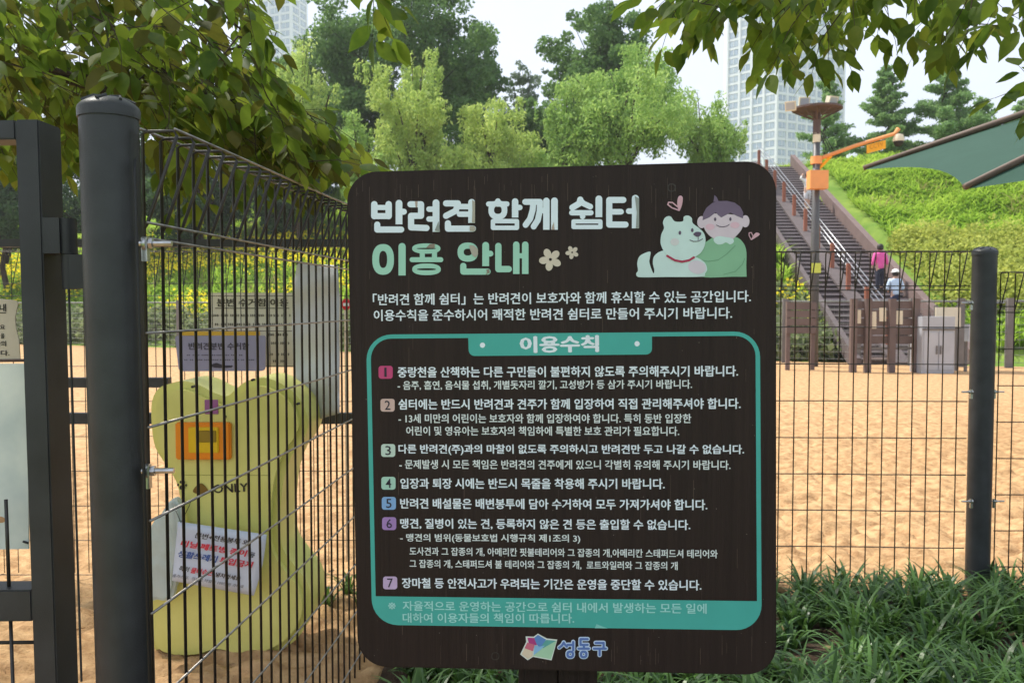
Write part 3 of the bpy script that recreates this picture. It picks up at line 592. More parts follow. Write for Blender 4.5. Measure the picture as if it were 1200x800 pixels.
LN = [
 ('「반려견 함께 쉼터」는 반려견이 보호자와 함께 휴식할 수 있는 공간입니다.', 437, 880, 351, 347, 14, 'print_white', .02),
 ('이용수칙을 준수하시어 쾌적한 반려견 쉼터로 만들어 주시기 바랍니다.', 438, 858, 369.5, 366.5, 13.6, 'print_white', .02),
 ('중랑천을 산책하는 다른 구민들이 불편하지 않도록 주의해주시기 바랍니다.', 466, 865, 436, 434.5, 12.8, 'print_white', .028),
 ('- 음주, 흡연, 음식물 섭취, 개별돗자리 깔기, 고성방가 등 삼가 주시기 바랍니다.', 466, 811, 451.5, 450, 11.3, 'print_dim', .02),
 ('쉼터에는 반드시 반려견과 견주가 함께 입장하여 직접 관리해주셔야 합니다.', 467, 868, 473.5, 472.5, 12.8, 'print_white', .028),
 ('- 13세 미만의 어린이는 보호자와 함께 입장하여야 합니다. 특히 동반 입장한', 467, 810, 490, 490, 11.2, 'print_dim', .02),
 ('어린이 및 영유아는 보호자의 책임하에 특별한 보호 관리가 필요합니다.', 476, 796, 504.5, 504.8, 11.2, 'print_dim', .02),
 ('다른 반려견(주)과의 마찰이 없도록 주의하시고 반려견만 두고 나갈 수 없습니다.', 467, 872, 526.5, 527, 13, 'print_white', .028),
 ('- 문제발생 시 모든 책임은 반려견의 견주에게 있으니 각별히 유의해 주시기 바랍니다.', 468, 856, 543.6, 544.5, 11.2, 'print_dim', .02),
 ('입장과 퇴장 시에는 반드시 목줄을 착용해 주시기 바랍니다.', 469, 779, 566, 566.5, 12.8, 'print_white', .028),
 ('반려견 배설물은 배변봉투에 담아 수거하여 모두 가져가셔야 합니다.', 469, 829, 589.3, 591, 12.8, 'print_white', .028),
 ('맹견, 질병이 있는 견, 등록하지 않은 견 등은 출입할 수 없습니다.', 469, 809, 613, 614.7, 13, 'print_white', .028),
 ('- 맹견의 범위(동물보호법 시행규칙 제1조의 3)', 469, 680, 630, 631, 11.2, 'print_dim', .02),
 ('도사견과 그 잡종의 개, 아메리칸 핏불테리어와 그 잡종의 개,아메리칸 스태퍼드셔 테리어와', 480, 841, 645.5, 648.8, 10.6, 'print_dim', .018),
 ('그 잡종의 개, 스태퍼드셔 불 테리어와 그 잡종의 개,  로트와일러와 그 잡종의 개', 480, 794, 660, 662.7, 10.6, 'print_dim', .018),
 ('장마철 등 안전사고가 우려되는 기간은 운영을 중단할 수 있습니다.', 471, 822, 682.4, 685, 12.8, 'print_white', .028),
 ('이용수칙', 609, 702, 403.8, 402.3, 20, 'print_white', .055),
 ('※', 455, 464, 709, 709.2, 8.5, 'teal_text', .01),
 ('자율적으로 운영하는 공간으로 쉼터 내에서 발생하는 모든 일에', 472, 828, 709, 712.4, 12.2, 'teal_text', .02),
 ('대하여 이용자들의 책임이 따릅니다.', 472, 673, 723, 723.8, 12, 'teal_text', .02)]
for b_ in LN: line(b_[0], b_[1], b_[2], b_[3], b_[4], b_[5], b_[6], b_[7], l=.0016 if b_[6] == 'teal_text' or b_[0] == '이용수칙' else .0010)
# badges
for n_, (x, y, c, k) in enumerate([(452, 436, (196, 66, 118), '1'), (454.3, 474.5, (212, 180, 170), '2'), (455, 527.5, (196, 216, 202), '3'), (455.3, 565.8, (166, 206, 188), '4'), (455.8, 589.3, (130, 170, 216), '5'), (456.2, 613, (165, 128, 188), '6'), (457.3, 682.4, (196, 170, 206), '7')]):
    pl = [(x+a, y-b) for a, b in rrect(16.6, 15, 3.2, 5)]
    o = flat('number_badge', [pl], flatm('badge_'+k, *c), .0007); lettering(k, sp(x-(1.5 if k == '1' else 3.3), y), sp(x+(1.2 if k == '1' else 3.3), y), .0195, bn, flatm('badge_ink', 40, 34, 50), rb, lift=.0012, off=.006)
# teal frame
def rr_px(c4, radii, n=8):
    out_ = []
    for i in range(4):
        p = Vector(c4[i]); a = Vector(c4[i-1])-p; b = Vector(c4[(i+1) % 4])-p; r = radii[i]; a.normalize(); b.normalize()
        s0 = p+a*r; s1 = p+b*r
        for k in range(n+1):
            t = k/n*math.pi/2; out_.append(tuple(p+a*r*(1-math.sin(t))+b*r*(1-math.cos(t))))
    return out_
outer = rr_px([(429, 392), (890.5, 388.2), (892.6, 738), (436.2, 731.4)], [30, 30, 30, 30]); inner = rr_px([(434.3, 396.8), (885.2, 393.2), (887, 703.8), (440.3, 698)], [24, 24, .01, .01])
nfr = len(outer); flat('frame', [[outer[i], outer[(i+1) % nfr], inner[(i+1) % nfr], inner[i]] for i in range(nfr)], M['teal'], .0006, step=0)
flat('header_tab', [rr_px([(548.7, 394.5), (764, 392.5), (764, 415.2), (549.5, 417)], [.01, .01, 7, 7])], M['teal'], .0009)
for x, y in ((565.5, 404.3), (746.5, 402.6)): flat('dot', [[(x+3.1*math.cos(a/8*math.pi), y+3.1*math.sin(a/8*math.pi)) for a in range(16)]], M['print_white'], .0013)
# flowers
def ell(cx, cy, rx, ry, rot=0, n=24):
    c, s_ = math.cos(rot), math.sin(rot); return [(cx+rx*math.cos(a*2*math.pi/n)*c-ry*math.sin(a*2*math.pi/n)*s_, cy+rx*math.cos(a*2*math.pi/n)*s_+ry*math.sin(a*2*math.pi/n)*c) for a in range(n)]
for cx, cy, R_ in ((645, 304, 9.2), (670.5, 295.8, 5.4)):
    flat('flower', [ell(cx+R_*.86*math.cos(a), cy+R_*.86*math.sin(a), R_*.60, R_*.46, a) for a in [math.radians(100+72*k) for k in range(5)]]+[ell(cx, cy, R_*.5, R_*.5)], flatm('flower_beige', 214, 200, 182), .0007)
    flat('flower_eye', [ell(cx, cy, R_*.19, R_*.19)], M['board'], .0013)
# dog and person print   (x = 740 + a/5.925, y = 200 + b/5.925)
def D_(pts): return [(740+a/5.925, 200+b/5.925) for a, b in pts]
def smooth_px(pts, k=5):
    out_ = []; n = len(pts)
    for i in range(n):
        p0, p1, p2, p3 = [Vector(pts[(i+j) % n]) for j in (-1, 0, 1, 2)]
        for q in range(k):
            t = q/k; out_.append(tuple(.5*((2*p1)+(p2-p0)*t+(2*p0-5*p1+4*p2-p3)*t*t+(3*p1-p0-3*p2+p3)*t**3)))
    return out_
def stroke_px(pts, w): return cap_stroke(pts, w)
dogw = flatm('dog_white', 205, 226, 222); ink = flatm('ink_purple', 92, 76, 98)
flat('person_print', [D_(smooth_px([(540, 480), (590, 455), (720, 460), (775, 500), (797, 560), (797, 650), (798, 700), (799, 728), (799, 736), (792, 736), (700, 736), (480, 735), (420, 650), (470, 560), (500, 510)], 6))], flatm('sweater_green', 136, 184, 148), .0006)
flat('person_print', [D_(smooth_px([(492, 320), (560, 300), (640, 300), (740, 310), (778, 330), (768, 400), (730, 450), (690, 485), (640, 500), (590, 480), (540, 450), (505, 400)], 6)), D_(ell(487, 358, 31, 42)), D_(ell(790, 352, 29, 42))], flatm('skin_print', 216, 198, 208), .0009)
flat('person_print', [D_(smooth_px([(570, 475), (600, 455), (650, 460), (700, 470), (710, 495), (685, 512), (655, 498), (630, 510), (600, 512), (578, 498)], 4))], dogw, .00105)
flat('person_print', [D_([(493, 345), (497, 300), (520, 258), (560, 225), (600, 212), (660, 210), (715, 222), (755, 252), (775, 290), (774, 332), (730, 315), (686, 292), (650, 312), (622, 326), (600, 308), (585, 290), (540, 325)]), D_([(568, 218), (575, 170), (592, 185), (605, 215)])], flatm('hair_purple', 112, 94, 118), .0012)
flat('cheek_print', [D_(ell(545, 390, 32, 22)), D_(ell(718, 378, 32, 22))], flatm('cheek', 222, 182, 196), .00125)
flat('face_line', [D_(ell(580, 338, 8, 13)), D_(ell(686, 337, 8, 13))]+stroke_px(D_([(590, 378), (610, 388), (635, 391), (660, 386), (678, 374)]), .9), ink, .0014)
flat('fold_line', stroke_px(D_([(470, 618), (530, 630), (600, 620), (660, 580), (720, 520)]), .7)+stroke_px(D_([(640, 720), (720, 700), (770, 650), (785, 610)]), .7), flatm('sweater_line', 104, 150, 118), .0010, step=.00001)
flat('dog_print', [D_(smooth_px([(33, 712), (45, 692), (40, 640), (60, 590), (128, 562), (128, 600), (125, 640), (150, 710), (158, 690), (148, 640), (160, 590), (215, 556), (300, 560), (420, 590), (500, 630), (525, 680), (510, 715), (485, 736), (240, 738), (75, 740), (38, 732)], 5))], dogw, .0013)
flat('dog_print', [D_(smooth_px([(225, 400), (218, 360), (235, 325), (270, 318), (300, 352), (355, 352), (362, 322), (390, 312), (418, 330), (425, 365), (470, 400), (505, 440), (512, 500), (480, 570), (400, 615), (320, 620), (250, 590), (205, 520), (205, 450)], 6))], dogw, .0019)
flat('collar_print', stroke_px(D_([(248, 592), (300, 622), (350, 632), (400, 622), (432, 602)]), 2.6), flatm('collar_red', 172, 44, 78), .0023, step=.000008)
flat('dog_print', [D_(ell(455, 670, 62, 46, .2))], flatm('paw_pink', 216, 204, 214), .0017)
flat('face_line', [D_(ell(335, 432, 9, 14)), D_(ell(421, 414, 9, 14)), D_(smooth_px([(428, 440), (450, 425), (482, 430), (478, 450), (458, 460), (438, 452)], 4))]+stroke_px(D_([(462, 455), (462, 482)]), .7)+stroke_px(D_([(405, 482), (430, 492), (465, 490), (492, 474)]), .9), ink, .0027)
flat('cheek_print', [D_(ell(300, 495, 30, 26))], flatm('cheek_dog', 214, 212, 212), .0023)
flat('heart_print', [D_(smooth_px([(330, 282), (318, 240), (322, 190), (340, 174), (356, 190), (350, 240)], 5))]+stroke_px(D_([(330, 276), (280, 258), (252, 236), (258, 220), (285, 222), (318, 250)]), 1.5), flatm('heart_pink', 214, 168, 180), .0009)
flat('heart_print', [D_(smooth_px([(830, 482), (840, 458), (862, 432), (884, 434), (888, 446), (860, 466)], 5))]+stroke_px(D_([(830, 478), (816, 450), (816, 432), (832, 430), (842, 452)]), 1.0), flatm('heart_pink', 214, 168, 180), .0009)
# emblem and district name   (x = 580 + a/7.5, y = 730 + b/7.5)
def E_(pts): return [(580+a/7.5, 730+b/7.5) for a, b in pts]
flat('emblem', [E_([(270, 112), (340, 115), (378, 88), (455, 130), (548, 140), (498, 322), (335, 292), (288, 322), (222, 270), (275, 160)])], flatm('logo_edge', 226, 232, 222), .0006)
for i, (k, c, pl) in enumerate([('logo_green', (172, 212, 176), [(335, 282), (400, 215), (540, 150), (492, 312)]), ('logo_teal', (96, 168, 160), [(455, 142), (538, 150), (425, 215), (395, 180)]), ('logo_blue', (96, 140, 200), [(345, 125), (378, 98), (450, 140), (395, 215), (350, 160)]), ('logo_magenta', (178, 60, 128), [(285, 122), (345, 125), (370, 190), (300, 180)]), ('logo_pink', (208, 110, 130), [(285, 165), (350, 185), (335, 240), (270, 245), (262, 210)]), ('logo_cream', (224, 206, 178), [(262, 215), (330, 240), (332, 284), (290, 310), (234, 268)]), ('logo_sky', (140, 190, 226), [(350, 190), (395, 200), (440, 190), (400, 230), (340, 275)])]):
    flat('emblem', [E_(pl)], flatm(k, *c), .0009+.0001*i)
def glyphs(w, m, l):
    s_ = []
    for it in [[(605, 165), (590, 190), (565, 210)], [(605, 170), (632, 200)], [(688, 160), (688, 232)], [(640, 185), (688, 185)], [(752, 135), (815, 135)], [(752, 135), (752, 185), (815, 185)], [(782, 185), (782, 215)], [(735, 218), (825, 218)], [(885, 168), (955, 168), (955, 215)], [(870, 218), (975, 218)], [(920, 218), (920, 275)]]:
        s_ += cap_stroke(E_(it), w)
    for cx, cy in ((662, 268), (780, 268)): s_ += ring(*E_([(cx, cy)])[0], 3.2, 3.2, w)
    flat('lettering', s_, m, l, step=.000006)
glyphs(5.0, flatm('name_edge', 206, 222, 240), .0006); glyphs(2.7, flatm('name_blue', 92, 122, 186), .0016)
# filled screw plugs and peeled flakes
M['plug'] = mat('plug', (.035, .026, .022), .5, 0, .5, 80)
for x, y in ((787, 220), (580.5, 768)): flat('screw_plug', ring(x, y, 4.2, 4.2, 1.3), M['plug'], .0006)
fl = flatm('flake', 178, 170, 156)
flat('peeled_flake', [A_((868, 448), (905, 452), (935, 480), (936, 520), (915, 545), (890, 525), (872, 480))], fl, .0024)
flat('peeled_flake', [A_((890, 95), (912, 110), (912, 272), (888, 272), (892, 180))], fl, .0024)
flat('peeled_flake', [B_((1092, 132), (1126, 152), (1126, 382), (1100, 384), (1108, 260))], flatm('flake_grey', 150, 156, 152), .0024)
flat('peeled_flake', [A_((870, 300), (905, 298), (918, 320), (905, 340), (872, 338))], fl, .0024)
flat('peeled_flake', [A_((598, 335), (628, 260), (640, 345))], flatm('flake_grey', 150, 156, 152), .0024)
flat('peeled_flake', [A_((530, 470), (560, 440), (598, 438), (598, 470), (572, 472))], flatm('flake_tan', 140, 128, 112), .0024)
flat('peeled_flake', [A_((1000, 640), (1022, 636), (1028, 664), (1008, 672))], flatm('flake_tan', 140, 128, 112), .0024)
flat('peeled_flake', [[(699, 730.2), (712, 735.2), (697, 735.0)]], flatm('flake_teal', 130, 206, 194), .0024)
rs = random.Random(5); sc_ = []
for k in range(70):
    x = rs.uniform(415, 903); y = rs.uniform(200, 775); s_ = rs.uniform(.25, .6); sc_.append([(x-s_, y-s_), (x+s_, y-s_*.7), (x+s_*.8, y+s_), (x-s_*.6, y+s_*.8)])
flat('dust_speck', sc_, flatm('speck', 120, 108, 98), .0005, step=0)['kind'] = 'stuff'
sc_ = []
for k in range(110):
    x = rs.uniform(412, 905); y = rs.choice([rs.uniform(204, 225), rs.uniform(204, 330), rs.uniform(740, 770), rs.uniform(300, 740)]); L = rs.uniform(6, 34); s_ = rs.uniform(.12, .3); sc_.append([(x-s_, y), (x+s_, y), (x+s_, min(778, y+L)), (x-s_, min(778, y+L))])
flat('grain_scratch', sc_, flatm('scratch', 84, 66, 56), .0004, step=0)['kind'] = 'stuff'
# ================================================================ BIN AND WHAT HANGS AROUND IT
flatm('bin_yellow', 205, 206, 92); M['bin'] = mat('bin', (.64, .62, .17), .38, 0, 0, 4, .15, 8, .4, col2=(.76, .73, .24))
BY = 3.78
def plane_pts(pts, Y): return [at(x, y, Y) for x, y in pts]
def puffy(name, px, Y, depth, bev, m, parent, seg=5, jitter=0., k=3, lean=None):
    pts = [at(x, y, Y) for x, y in smooth_px(px, k)]; b2 = bmesh.new(); vs = [b2.verts.new(p) for p in pts]; f_ = b2.faces.new(vs)
    ex = bmesh.ops.extrude_face_region(b2, geom=[f_]); bmesh.ops.translate(b2, vec=(0, depth, 0), verts=[v for v in ex['geom'] if isinstance(v, bmesh.types.BMVert)])
    bmesh.ops.recalc_face_normals(b2, faces=b2.faces)
    bmesh.ops.bevel(b2, geom=[e for e in b2.edges if abs(e.verts[0].co.y-e.verts[1].co.y) < 1e-6], offset=bev, segments=seg, affect='EDGES', clamp_overlap=True)
    bmesh.ops.triangulate(b2, faces=[f_ for f_ in b2.faces if len(f_.verts) > 4])
    if jitter:
        bmesh.ops.subdivide_edges(b2, edges=b2.edges, cuts=2)
        for v in b2.verts:
            v.co += v.normal*jitter*(float(vnoise(v.co.x*28, v.co.z*28, 3))+float(vnoise(v.co.x*60+v.co.z*20, v.co.z*60, 4))*.5-.7)
    me = bpy.data.meshes.new(name); b2.to_mesh(me); b2.free(); me.materials.append(m)
    me.polygons.foreach_set('use_smooth', [True]*len(me.polygons)); me.set_sharp_from_angle(angle=math.radians(50)); return part(name, me, None, parent)
bn_ = thing('bone_bin', 'yellow green bone shaped dog waste bin with an orange flap', 'bin', (at(268, 770, BY).x, BY+.15, 0))
outl = [(174, 500), (174, 472), (182, 456), (196, 450), (211, 447), (228, 451), (246, 460), (262, 465), (272, 458), (283, 449), (297, 444), (312, 444), (330, 452), (345, 464), (355, 480), (359, 500), (352, 518), (340, 535), (331, 560), (327, 590), (326, 620), (329, 645), (342, 664), (356, 682), (363, 704), (360, 728), (345, 752), (322, 767), (300, 774), (280, 775), (266, 771), (252, 769), (236, 774), (216, 776), (196, 774), (180, 766), (170, 748), (166, 725), (170, 700), (184, 676), (202, 650), (212, 622), (209, 592), (203, 566), (190, 545), (178, 525)]
puffy('body', outl, BY, .36, .045, M['bin'], bn_, seg=6)
BF = BY-.001
M['orange'] = mat('orange', srgb(236, 138, 10), .35, 0, .05, 10); M['flap_yellow'] = mat('flap_yellow', srgb(226, 186, 10), .35, 0, .05, 10); M['flap_dark'] = mat('flap_dark', srgb(150, 122, 6), .5)
def slab(name, px4, Y, th, m, parent, bev=.006):
    a, b = at(px4[0], px4[1], Y), at(px4[2], px4[3], Y); b2 = bmesh.new(); bmesh.ops.create_cube(b2, size=1); bmesh.ops.scale(b2, vec=(b.x-a.x, th, a.z-b.z), verts=b2.verts); bmesh.ops.translate(b2, vec=((a.x+b.x)/2, Y-th/2, (a.z+b.z)/2), verts=b2.verts)
    bmesh.ops.bevel(b2, geom=b2.edges[:], offset=bev, segments=2, affect='EDGES'); me = bpy.data.meshes.new(name); b2.to_mesh(me); b2.free(); me.materials.append(m); return part(name, me, None, parent)
slab('slot_frame', (208, 494, 272.5, 537), BF+.004, .03, M['orange'], bn_)
slab('flap', (221.5, 500, 257.5, 530), BF-.020, .014, M['flap_yellow'], bn_, .004)
slab('flap_grip', (232, 504, 254, 518), BF-.030, .006, M['flap_dark'], bn_, .002)
nY = Vector((0, -1, 0)); M['ink'] = mat('ink', srgb(38, 30, 26), .6)
lettering('ONLY', at(250, 572.5, BF), at(291, 570.5, BF), .040, nY, M['ink'], bn_, off=.02, lift=.003)
def flatY(name, polys, Y, m, parent, step=.0002):
    mb = MB()
    for i, pl in enumerate(polys): mb.add([at(x, y, Y-i*step) for x, y in pl], [tuple(range(len(pl)))])
    return part(name, mb.mesh(name, m, fix=False), None, parent)
flatY('seam', [[(216, 556), (316, 556.4), (316, 557), (216, 556.6)]], BF-.001, flatm('seam_dark', 150, 146, 60), bn_)
flatY('paw_mark', [ell(213.5, 571, 3.4, 2.8), ell(208.6, 567.8, 1.3, 1.7), ell(211.8, 564.6, 1.3, 1.8), ell(215.6, 564.8, 1.3, 1.8), ell(218, 568.2, 1.2, 1.6)], BF-.003, M['ink'], bn_)
flatY('waste_mark', [smooth_px([(226, 576), (230, 569), (236, 566), (242, 571), (244, 577), (236, 579)], 3)], BF-.003, flatm('mark_brown', 122, 92, 20), bn_)
for x, y in ((226, 450), (296, 442), (349, 470), (264, 485)):
    b = MB(); p = at(x, y+3, BY); b.tube([p+Vector((0, -.008, 0)), p+Vector((0, .02, 0))], .006, 8); part('bolt', b, M['black'], bn_)
slab('ribbon', (240, 468, 256, 485), BF, .004, flatm('ribbon', 150, 90, 140), bn_, .001).rotation_euler = (0, 0, 0)
# notice sheet tied on the bin
SY = BY-.085; sh = thing('paper_notice', 'pale sheet with red and blue Korean warning text tied across the yellow bin', 'notice', (at(255, 655, SY).x, SY, 0)); mb = MB()
TLc, TRc, BRc, BLc = (208.6, 610.5), (312.5, 626), (297.5, 697.5), (201.7, 680); gu = 12
for j in range(9):
    for i in range(gu+1):
        a, b = i/gu, j/8; x = (TLc[0]*(1-a)+TRc[0]*a)*(1-b)+(BLc[0]*(1-a)+BRc[0]*a)*b; y = (TLc[1]*(1-a)+TRc[1]*a)*(1-b)+(BLc[1]*(1-a)+BRc[1]*a)*b
        if a > .9: x += 2.5*math.sin(b*math.pi)
        mb.v.append(tuple(at(x, y, SY-.05*max(0, a-.82)*2+.006*math.sin(a*5+b*3))))
mb.f = [(j*(gu+1)+i, j*(gu+1)+i+1, (j+1)*(gu+1)+i+1, (j+1)*(gu+1)+i) for j in range(8) for i in range(gu)]; mb.mi = [0]*len(mb.f)
M['sheet'] = mat('sheet', srgb(205, 214, 230), .4, 0, .04, 5); o = part('sheet', mb, M['sheet'], sh, smooth=True)
sm = o.modifiers.new('thickness', 'SOLIDIFY'); sm.thickness = .0012
red = flatm('ink_red', 214, 50, 70); blue = flatm('ink_blue', 60, 90, 160)
def st(body, x0, y0, x1, y1, h, m, off=.03): lettering(body, at(190+x0/7.27, 600+y0/7.27, SY-.014), at(190+x1/7.27, 600+y1/7.27, SY-.014), h/7.27/1000*SY, nY, m, sh, off=off, lift=.0, shear=.25)
st('분변+전용봉투 와', 280, 193, 745, 262, 50, M['ink']); st('비닐,페트병 종이', 160, 262, 720, 352, 62, red, .05); st('등', 735, 358, 790, 368, 48, M['ink'])
st('생활쓰레기', 135, 350, 470, 400, 62, blue, .05); st('투입금지', 490, 405, 770, 450, 62, red, .05); st('특히', 145, 475, 228, 487, 46, M['ink']); st('물티슈는', 245, 492, 435, 518, 52, red, .05)
st('넣지마세요', 455, 528, 668, 565, 44, M['ink']); st('플라스틱,  캔음료 적발시 100만원 과태료', 90, 536, 695, 634, 30, flatm('ink_grey', 96, 104, 120), .01)
w = MB(); w.tube([at(212, 612, SY), at(222, 592, SY-.005), at(224, 585, SY+.03)], .0015, 4); w.tube([at(212, 612, SY), at(206, 598, SY+.0)], .0015, 4); part('string', w, M['black'], sh)
# white plastic bag beside the bin
M['bag'] = mat('bag', srgb(196, 206, 204), .35, 0, .08, 10, .6, 30, .5, trans=.2)
bgt = thing('plastic_bag', 'white crumpled plastic bag hanging against the left edge of the yellow bin', 'bag', (at(190, 700, 3.6).x, 3.62, 0))
puffy('bag', [(170, 640), (176, 618), (190, 600), (201, 586), (208, 590), (213, 608), (211, 640), (206, 668), (203, 692), (198, 702), (182, 704), (168, 700), (166, 670)], 3.71, .06, .02, M['bag'], bgt, seg=4, jitter=.012)
# lavender sign
LY = 4.70; ls = thing('collection_sign', 'small lavender grey sign with dark Korean lettering above the bone bin', 'sign', (at(258, 414, LY).x, LY, 0))
M['lavender'] = mat('lavender', srgb(140, 138, 170), .5, 0, .04, 8); M['sign_ink'] = mat('sign_ink', srgb(50, 44, 62), .6)
def panelY(name, px, Y, th, m, parent):
    mb = MB(); mb.prism([at(x, y, Y) for x, y in px], (0, th, 0)); return part(name, mb, m, parent)
panelY('board', rr_px([(205, 393.5), (311, 393), (310.5, 434.5), (209.5, 435)], [3, 3, 4, 4], 4), LY, .012, M['lavender'], ls)
panelY('top_strip', [(212, 388.5), (303, 388.5), (303, 393), (212, 393)], LY, .03, flatm('strip_yellow', 200, 160, 50), ls)
lettering('반려견분변 수거함', at(221, 405.5, LY), at(292, 405.5, LY), .040, nY, M['sign_ink'], ls, off=.03, lift=.002)
def blur_rows(rows, Y, m, parent, seed, wl=(4, 9), h=2.0):
    rs_ = random.Random(seed); pl = []
    for y, x0, x1 in rows:
        x = x0
        while x < x1-2:
            w_ = min(rs_.uniform(*wl), x1-x); k = x
            while k < x+w_-.8: pl.append([(k, y-h/2), (k+1.0, y-h/2), (k+1.0, y+h/2), (k, y+h/2)]); pl.append([(k+1.1, y-h*.1), (k+1.7, y-h*.1), (k+1.7, y+h*.2), (k+1.1, y+h*.2)]); k += 2.2
            x += w_+2.2
    o = flatY('small_print', pl, Y, m, parent, step=0); o['kind'] = 'stuff'; return o
blur_rows([(416, 219, 285), (421.5, 216, 300)], LY-.002, M['sign_ink'], ls, 1, h=1.3); flatY('mark', [smooth_px([(248, 427), (254, 425), (262, 428), (272, 428), (271, 430.5), (256, 431), (249, 430)], 2)], LY-.002, M['sign_ink'], ls)
# cream sign
CY = 4.93; cs_ = thing('usage_sign', 'cream board with underlined Korean title and faint rows of print behind the lavender sign', 'sign', (at(300, 380, CY).x, CY, 0))
M['cream'] = mat('cream', srgb(222, 218, 198), .6, 0, .06, 4); panelY('board', rr_px([(244, 343), (398, 343), (398, 430), (246, 430)], [2]*4, 2), CY, .012, M['cream'], cs_)
lettering('분변 수거함 이용', at(254, 354.5, CY), at(338, 354.5, CY), .048, nY, flatm('ink_olive', 84, 80, 64), cs_, off=.045, lift=.002)
flatY('underline', [[(252, 360.6), (339, 360.6), (339, 361.6), (252, 361.6)]], CY-.002, flatm('ink_olive', 84, 80, 64), cs_)
blur_rows([(369.5, 248, 342), (380, 252, 342), (392, 315, 340), (402, 318, 340), (415, 316, 340), (423, 320, 336)], CY-.002, flatm('ink_olive', 84, 80, 64), cs_, 2, h=3)
# grey sheet
GYs = 4.05; gs = thing('banner_sheet', 'back of a grey wavy banner sheet hanging beside the rules board', 'banner', (at(370, 400, GYs).x, GYs, 0)); mb = MB(); nv, nu = 26, 12
Lx = [(348, 308), (345, 330), (343, 352), (342, 385), (343.5, 420), (348, 450), (351, 475), (354, 497)]; Rx = [(396, 311), (397, 330), (398, 352), (397.5, 385), (398, 420), (398, 450), (398, 470), (398, 484)]
def lerp_pl(pl, t):
    t *= len(pl)-1; i = min(int(t), len(pl)-2); return (pl[i][0]+(pl[i+1][0]-pl[i][0])*(t-i), pl[i][1]+(pl[i+1][1]-pl[i][1])*(t-i))
for j in range(nv+1):
    l_, r_ = lerp_pl(Lx, j/nv), lerp_pl(Rx, j/nv)
    for i in range(nu+1):
        a = i/nu; mb.v.append(tuple(at(l_[0]*(1-a)+r_[0]*a, l_[1]*(1-a)+r_[1]*a, GYs+.035*math.sin(a*3.4+1)*(.4+j/nv)+.012*math.sin(j*.9+a*2))))
mb.f = [(j*(nu+1)+i, j*(nu+1)+i+1, (j+1)*(nu+1)+i+1, (j+1)*(nu+1)+i) for j in range(nv) for i in range(nu)]; mb.mi = [0]*len(mb.f)
M['banner'] = mat('banner', srgb(206, 206, 210), .55, 0, .08, 3, .3, 20); o = part('sheet', mb, M['banner'], gs, smooth='all'); o.modifiers.new('thickness', 'SOLIDIFY').thickness = .002
for x, y in ((349, 310), (394, 313), (396, 478), (352, 494)):
    b = MB(); p_ = at(x, y, GYs-.005); b.tube([p_+Vector((-.006, 0, 0)), p_+Vector((0, -.006, .006)), p_+Vector((.012, .0, .012))], .003, 5); part('cable_tie', b, M['black'], gs)
# small red warning disc
rd = thing('warning_disc', 'tiny red disc sign peeking out between the grey banner and the board', 'sign', (at(405, 357, 5.2).x, 5.2, 0)); b = MB(); b.prism([at(x, y, 5.2) for x, y in ell(405.5, 356.5, 5, 7)], (0, .01, 0)); part('disc', b, flatm('disc_red', 210, 40, 60), rd)
b = MB(); b.prism([at(x, y, 5.195) for x, y in ((402, 355), (409, 355), (409, 358.5), (402, 358.5))], (0, .003, 0)); part('bar', b, M['print_white'], rd); b = MB(); b.tube([at(405.5, 357, 5.23), (at(405.5, 357, 5.23).x, 5.23, 0)], .012, 8); part('pole', b, M['steel'], rd)
# gate hangings
GB_ = GY+.085; nt_ = thing('paper_poster', 'worn cream poster with dark Korean print fixed inside the gate', 'poster', (at(0, 385, GB_).x, GB_, 0))
M['poster'] = mat('poster', srgb(190, 178, 158), .7, 0, .1, 6, .5, 12); mb = MB(); mb.prism([at(x, y, GB_) for x, y in [(-95, 347), (-40, 346), (0, 350), (19, 352), (21, 356), (17.5, 372), (18.5, 384), (22, 398), (23.5, 421), (-95, 421)]], (0, .003, 0)); part('sheet', mb, M['poster'], nt_)
for tx, x0, x1, y, h_ in (('이용 안내', -32, 7.5, 360.5, 9), ('세요', -6, 6, 383, 6), ('을', 1, 5.5, 393.5, 6), ('자의', -6, 7.5, 402.5, 6.5), ('니다.', -8, 11.5, 413.5, 6.5)): lettering(tx, at(x0, y, GB_), at(x1, y, GB_), h_/1000*GB_, nY, M['ink'], nt_, off=.03, lift=.001)
flatY('underline', [[(-32, 366), (7, 366), (7, 367), (-32, 367)]], GB_-.001, M['ink'], nt_)
M['frost'] = mat('frost', srgb(190, 200, 198), .35, 0, 0, 7, .2, 9, .5, col2=srgb(226, 230, 222)); fs_ = thing('frosted_sheet', 'cloudy white plastic sheet fixed below the poster in the gate', 'plastic sheet', (at(-20, 530, GB_).x, GB_, 0))
mb = MB(); mb.prism([at(x, y, GB_) for x, y in [(-120, 426), (32, 426), (33.5, 643), (-120, 645)]], (0, .004, 0)); part('sheet', mb, M['frost'], fs_)
b = MB(); b.tube([at(-120, 424, GB_), at(33, 422, GB_)], .004, 6); part('edge_bar', b, M['rust_brown'], fs_); b = MB(); b.tube([at(27, 634, GB_-.004), at(33, 636, GB_-.004)], .0025, 6); part('clip', b, M['black'], fs_)
flatY('stain', [smooth_px([(-8, 606), (2, 605), (7, 609), (3, 612), (-8, 612)], 3)], GB_-.0006, flatm('stain_tan', 182, 140, 100), fs_)
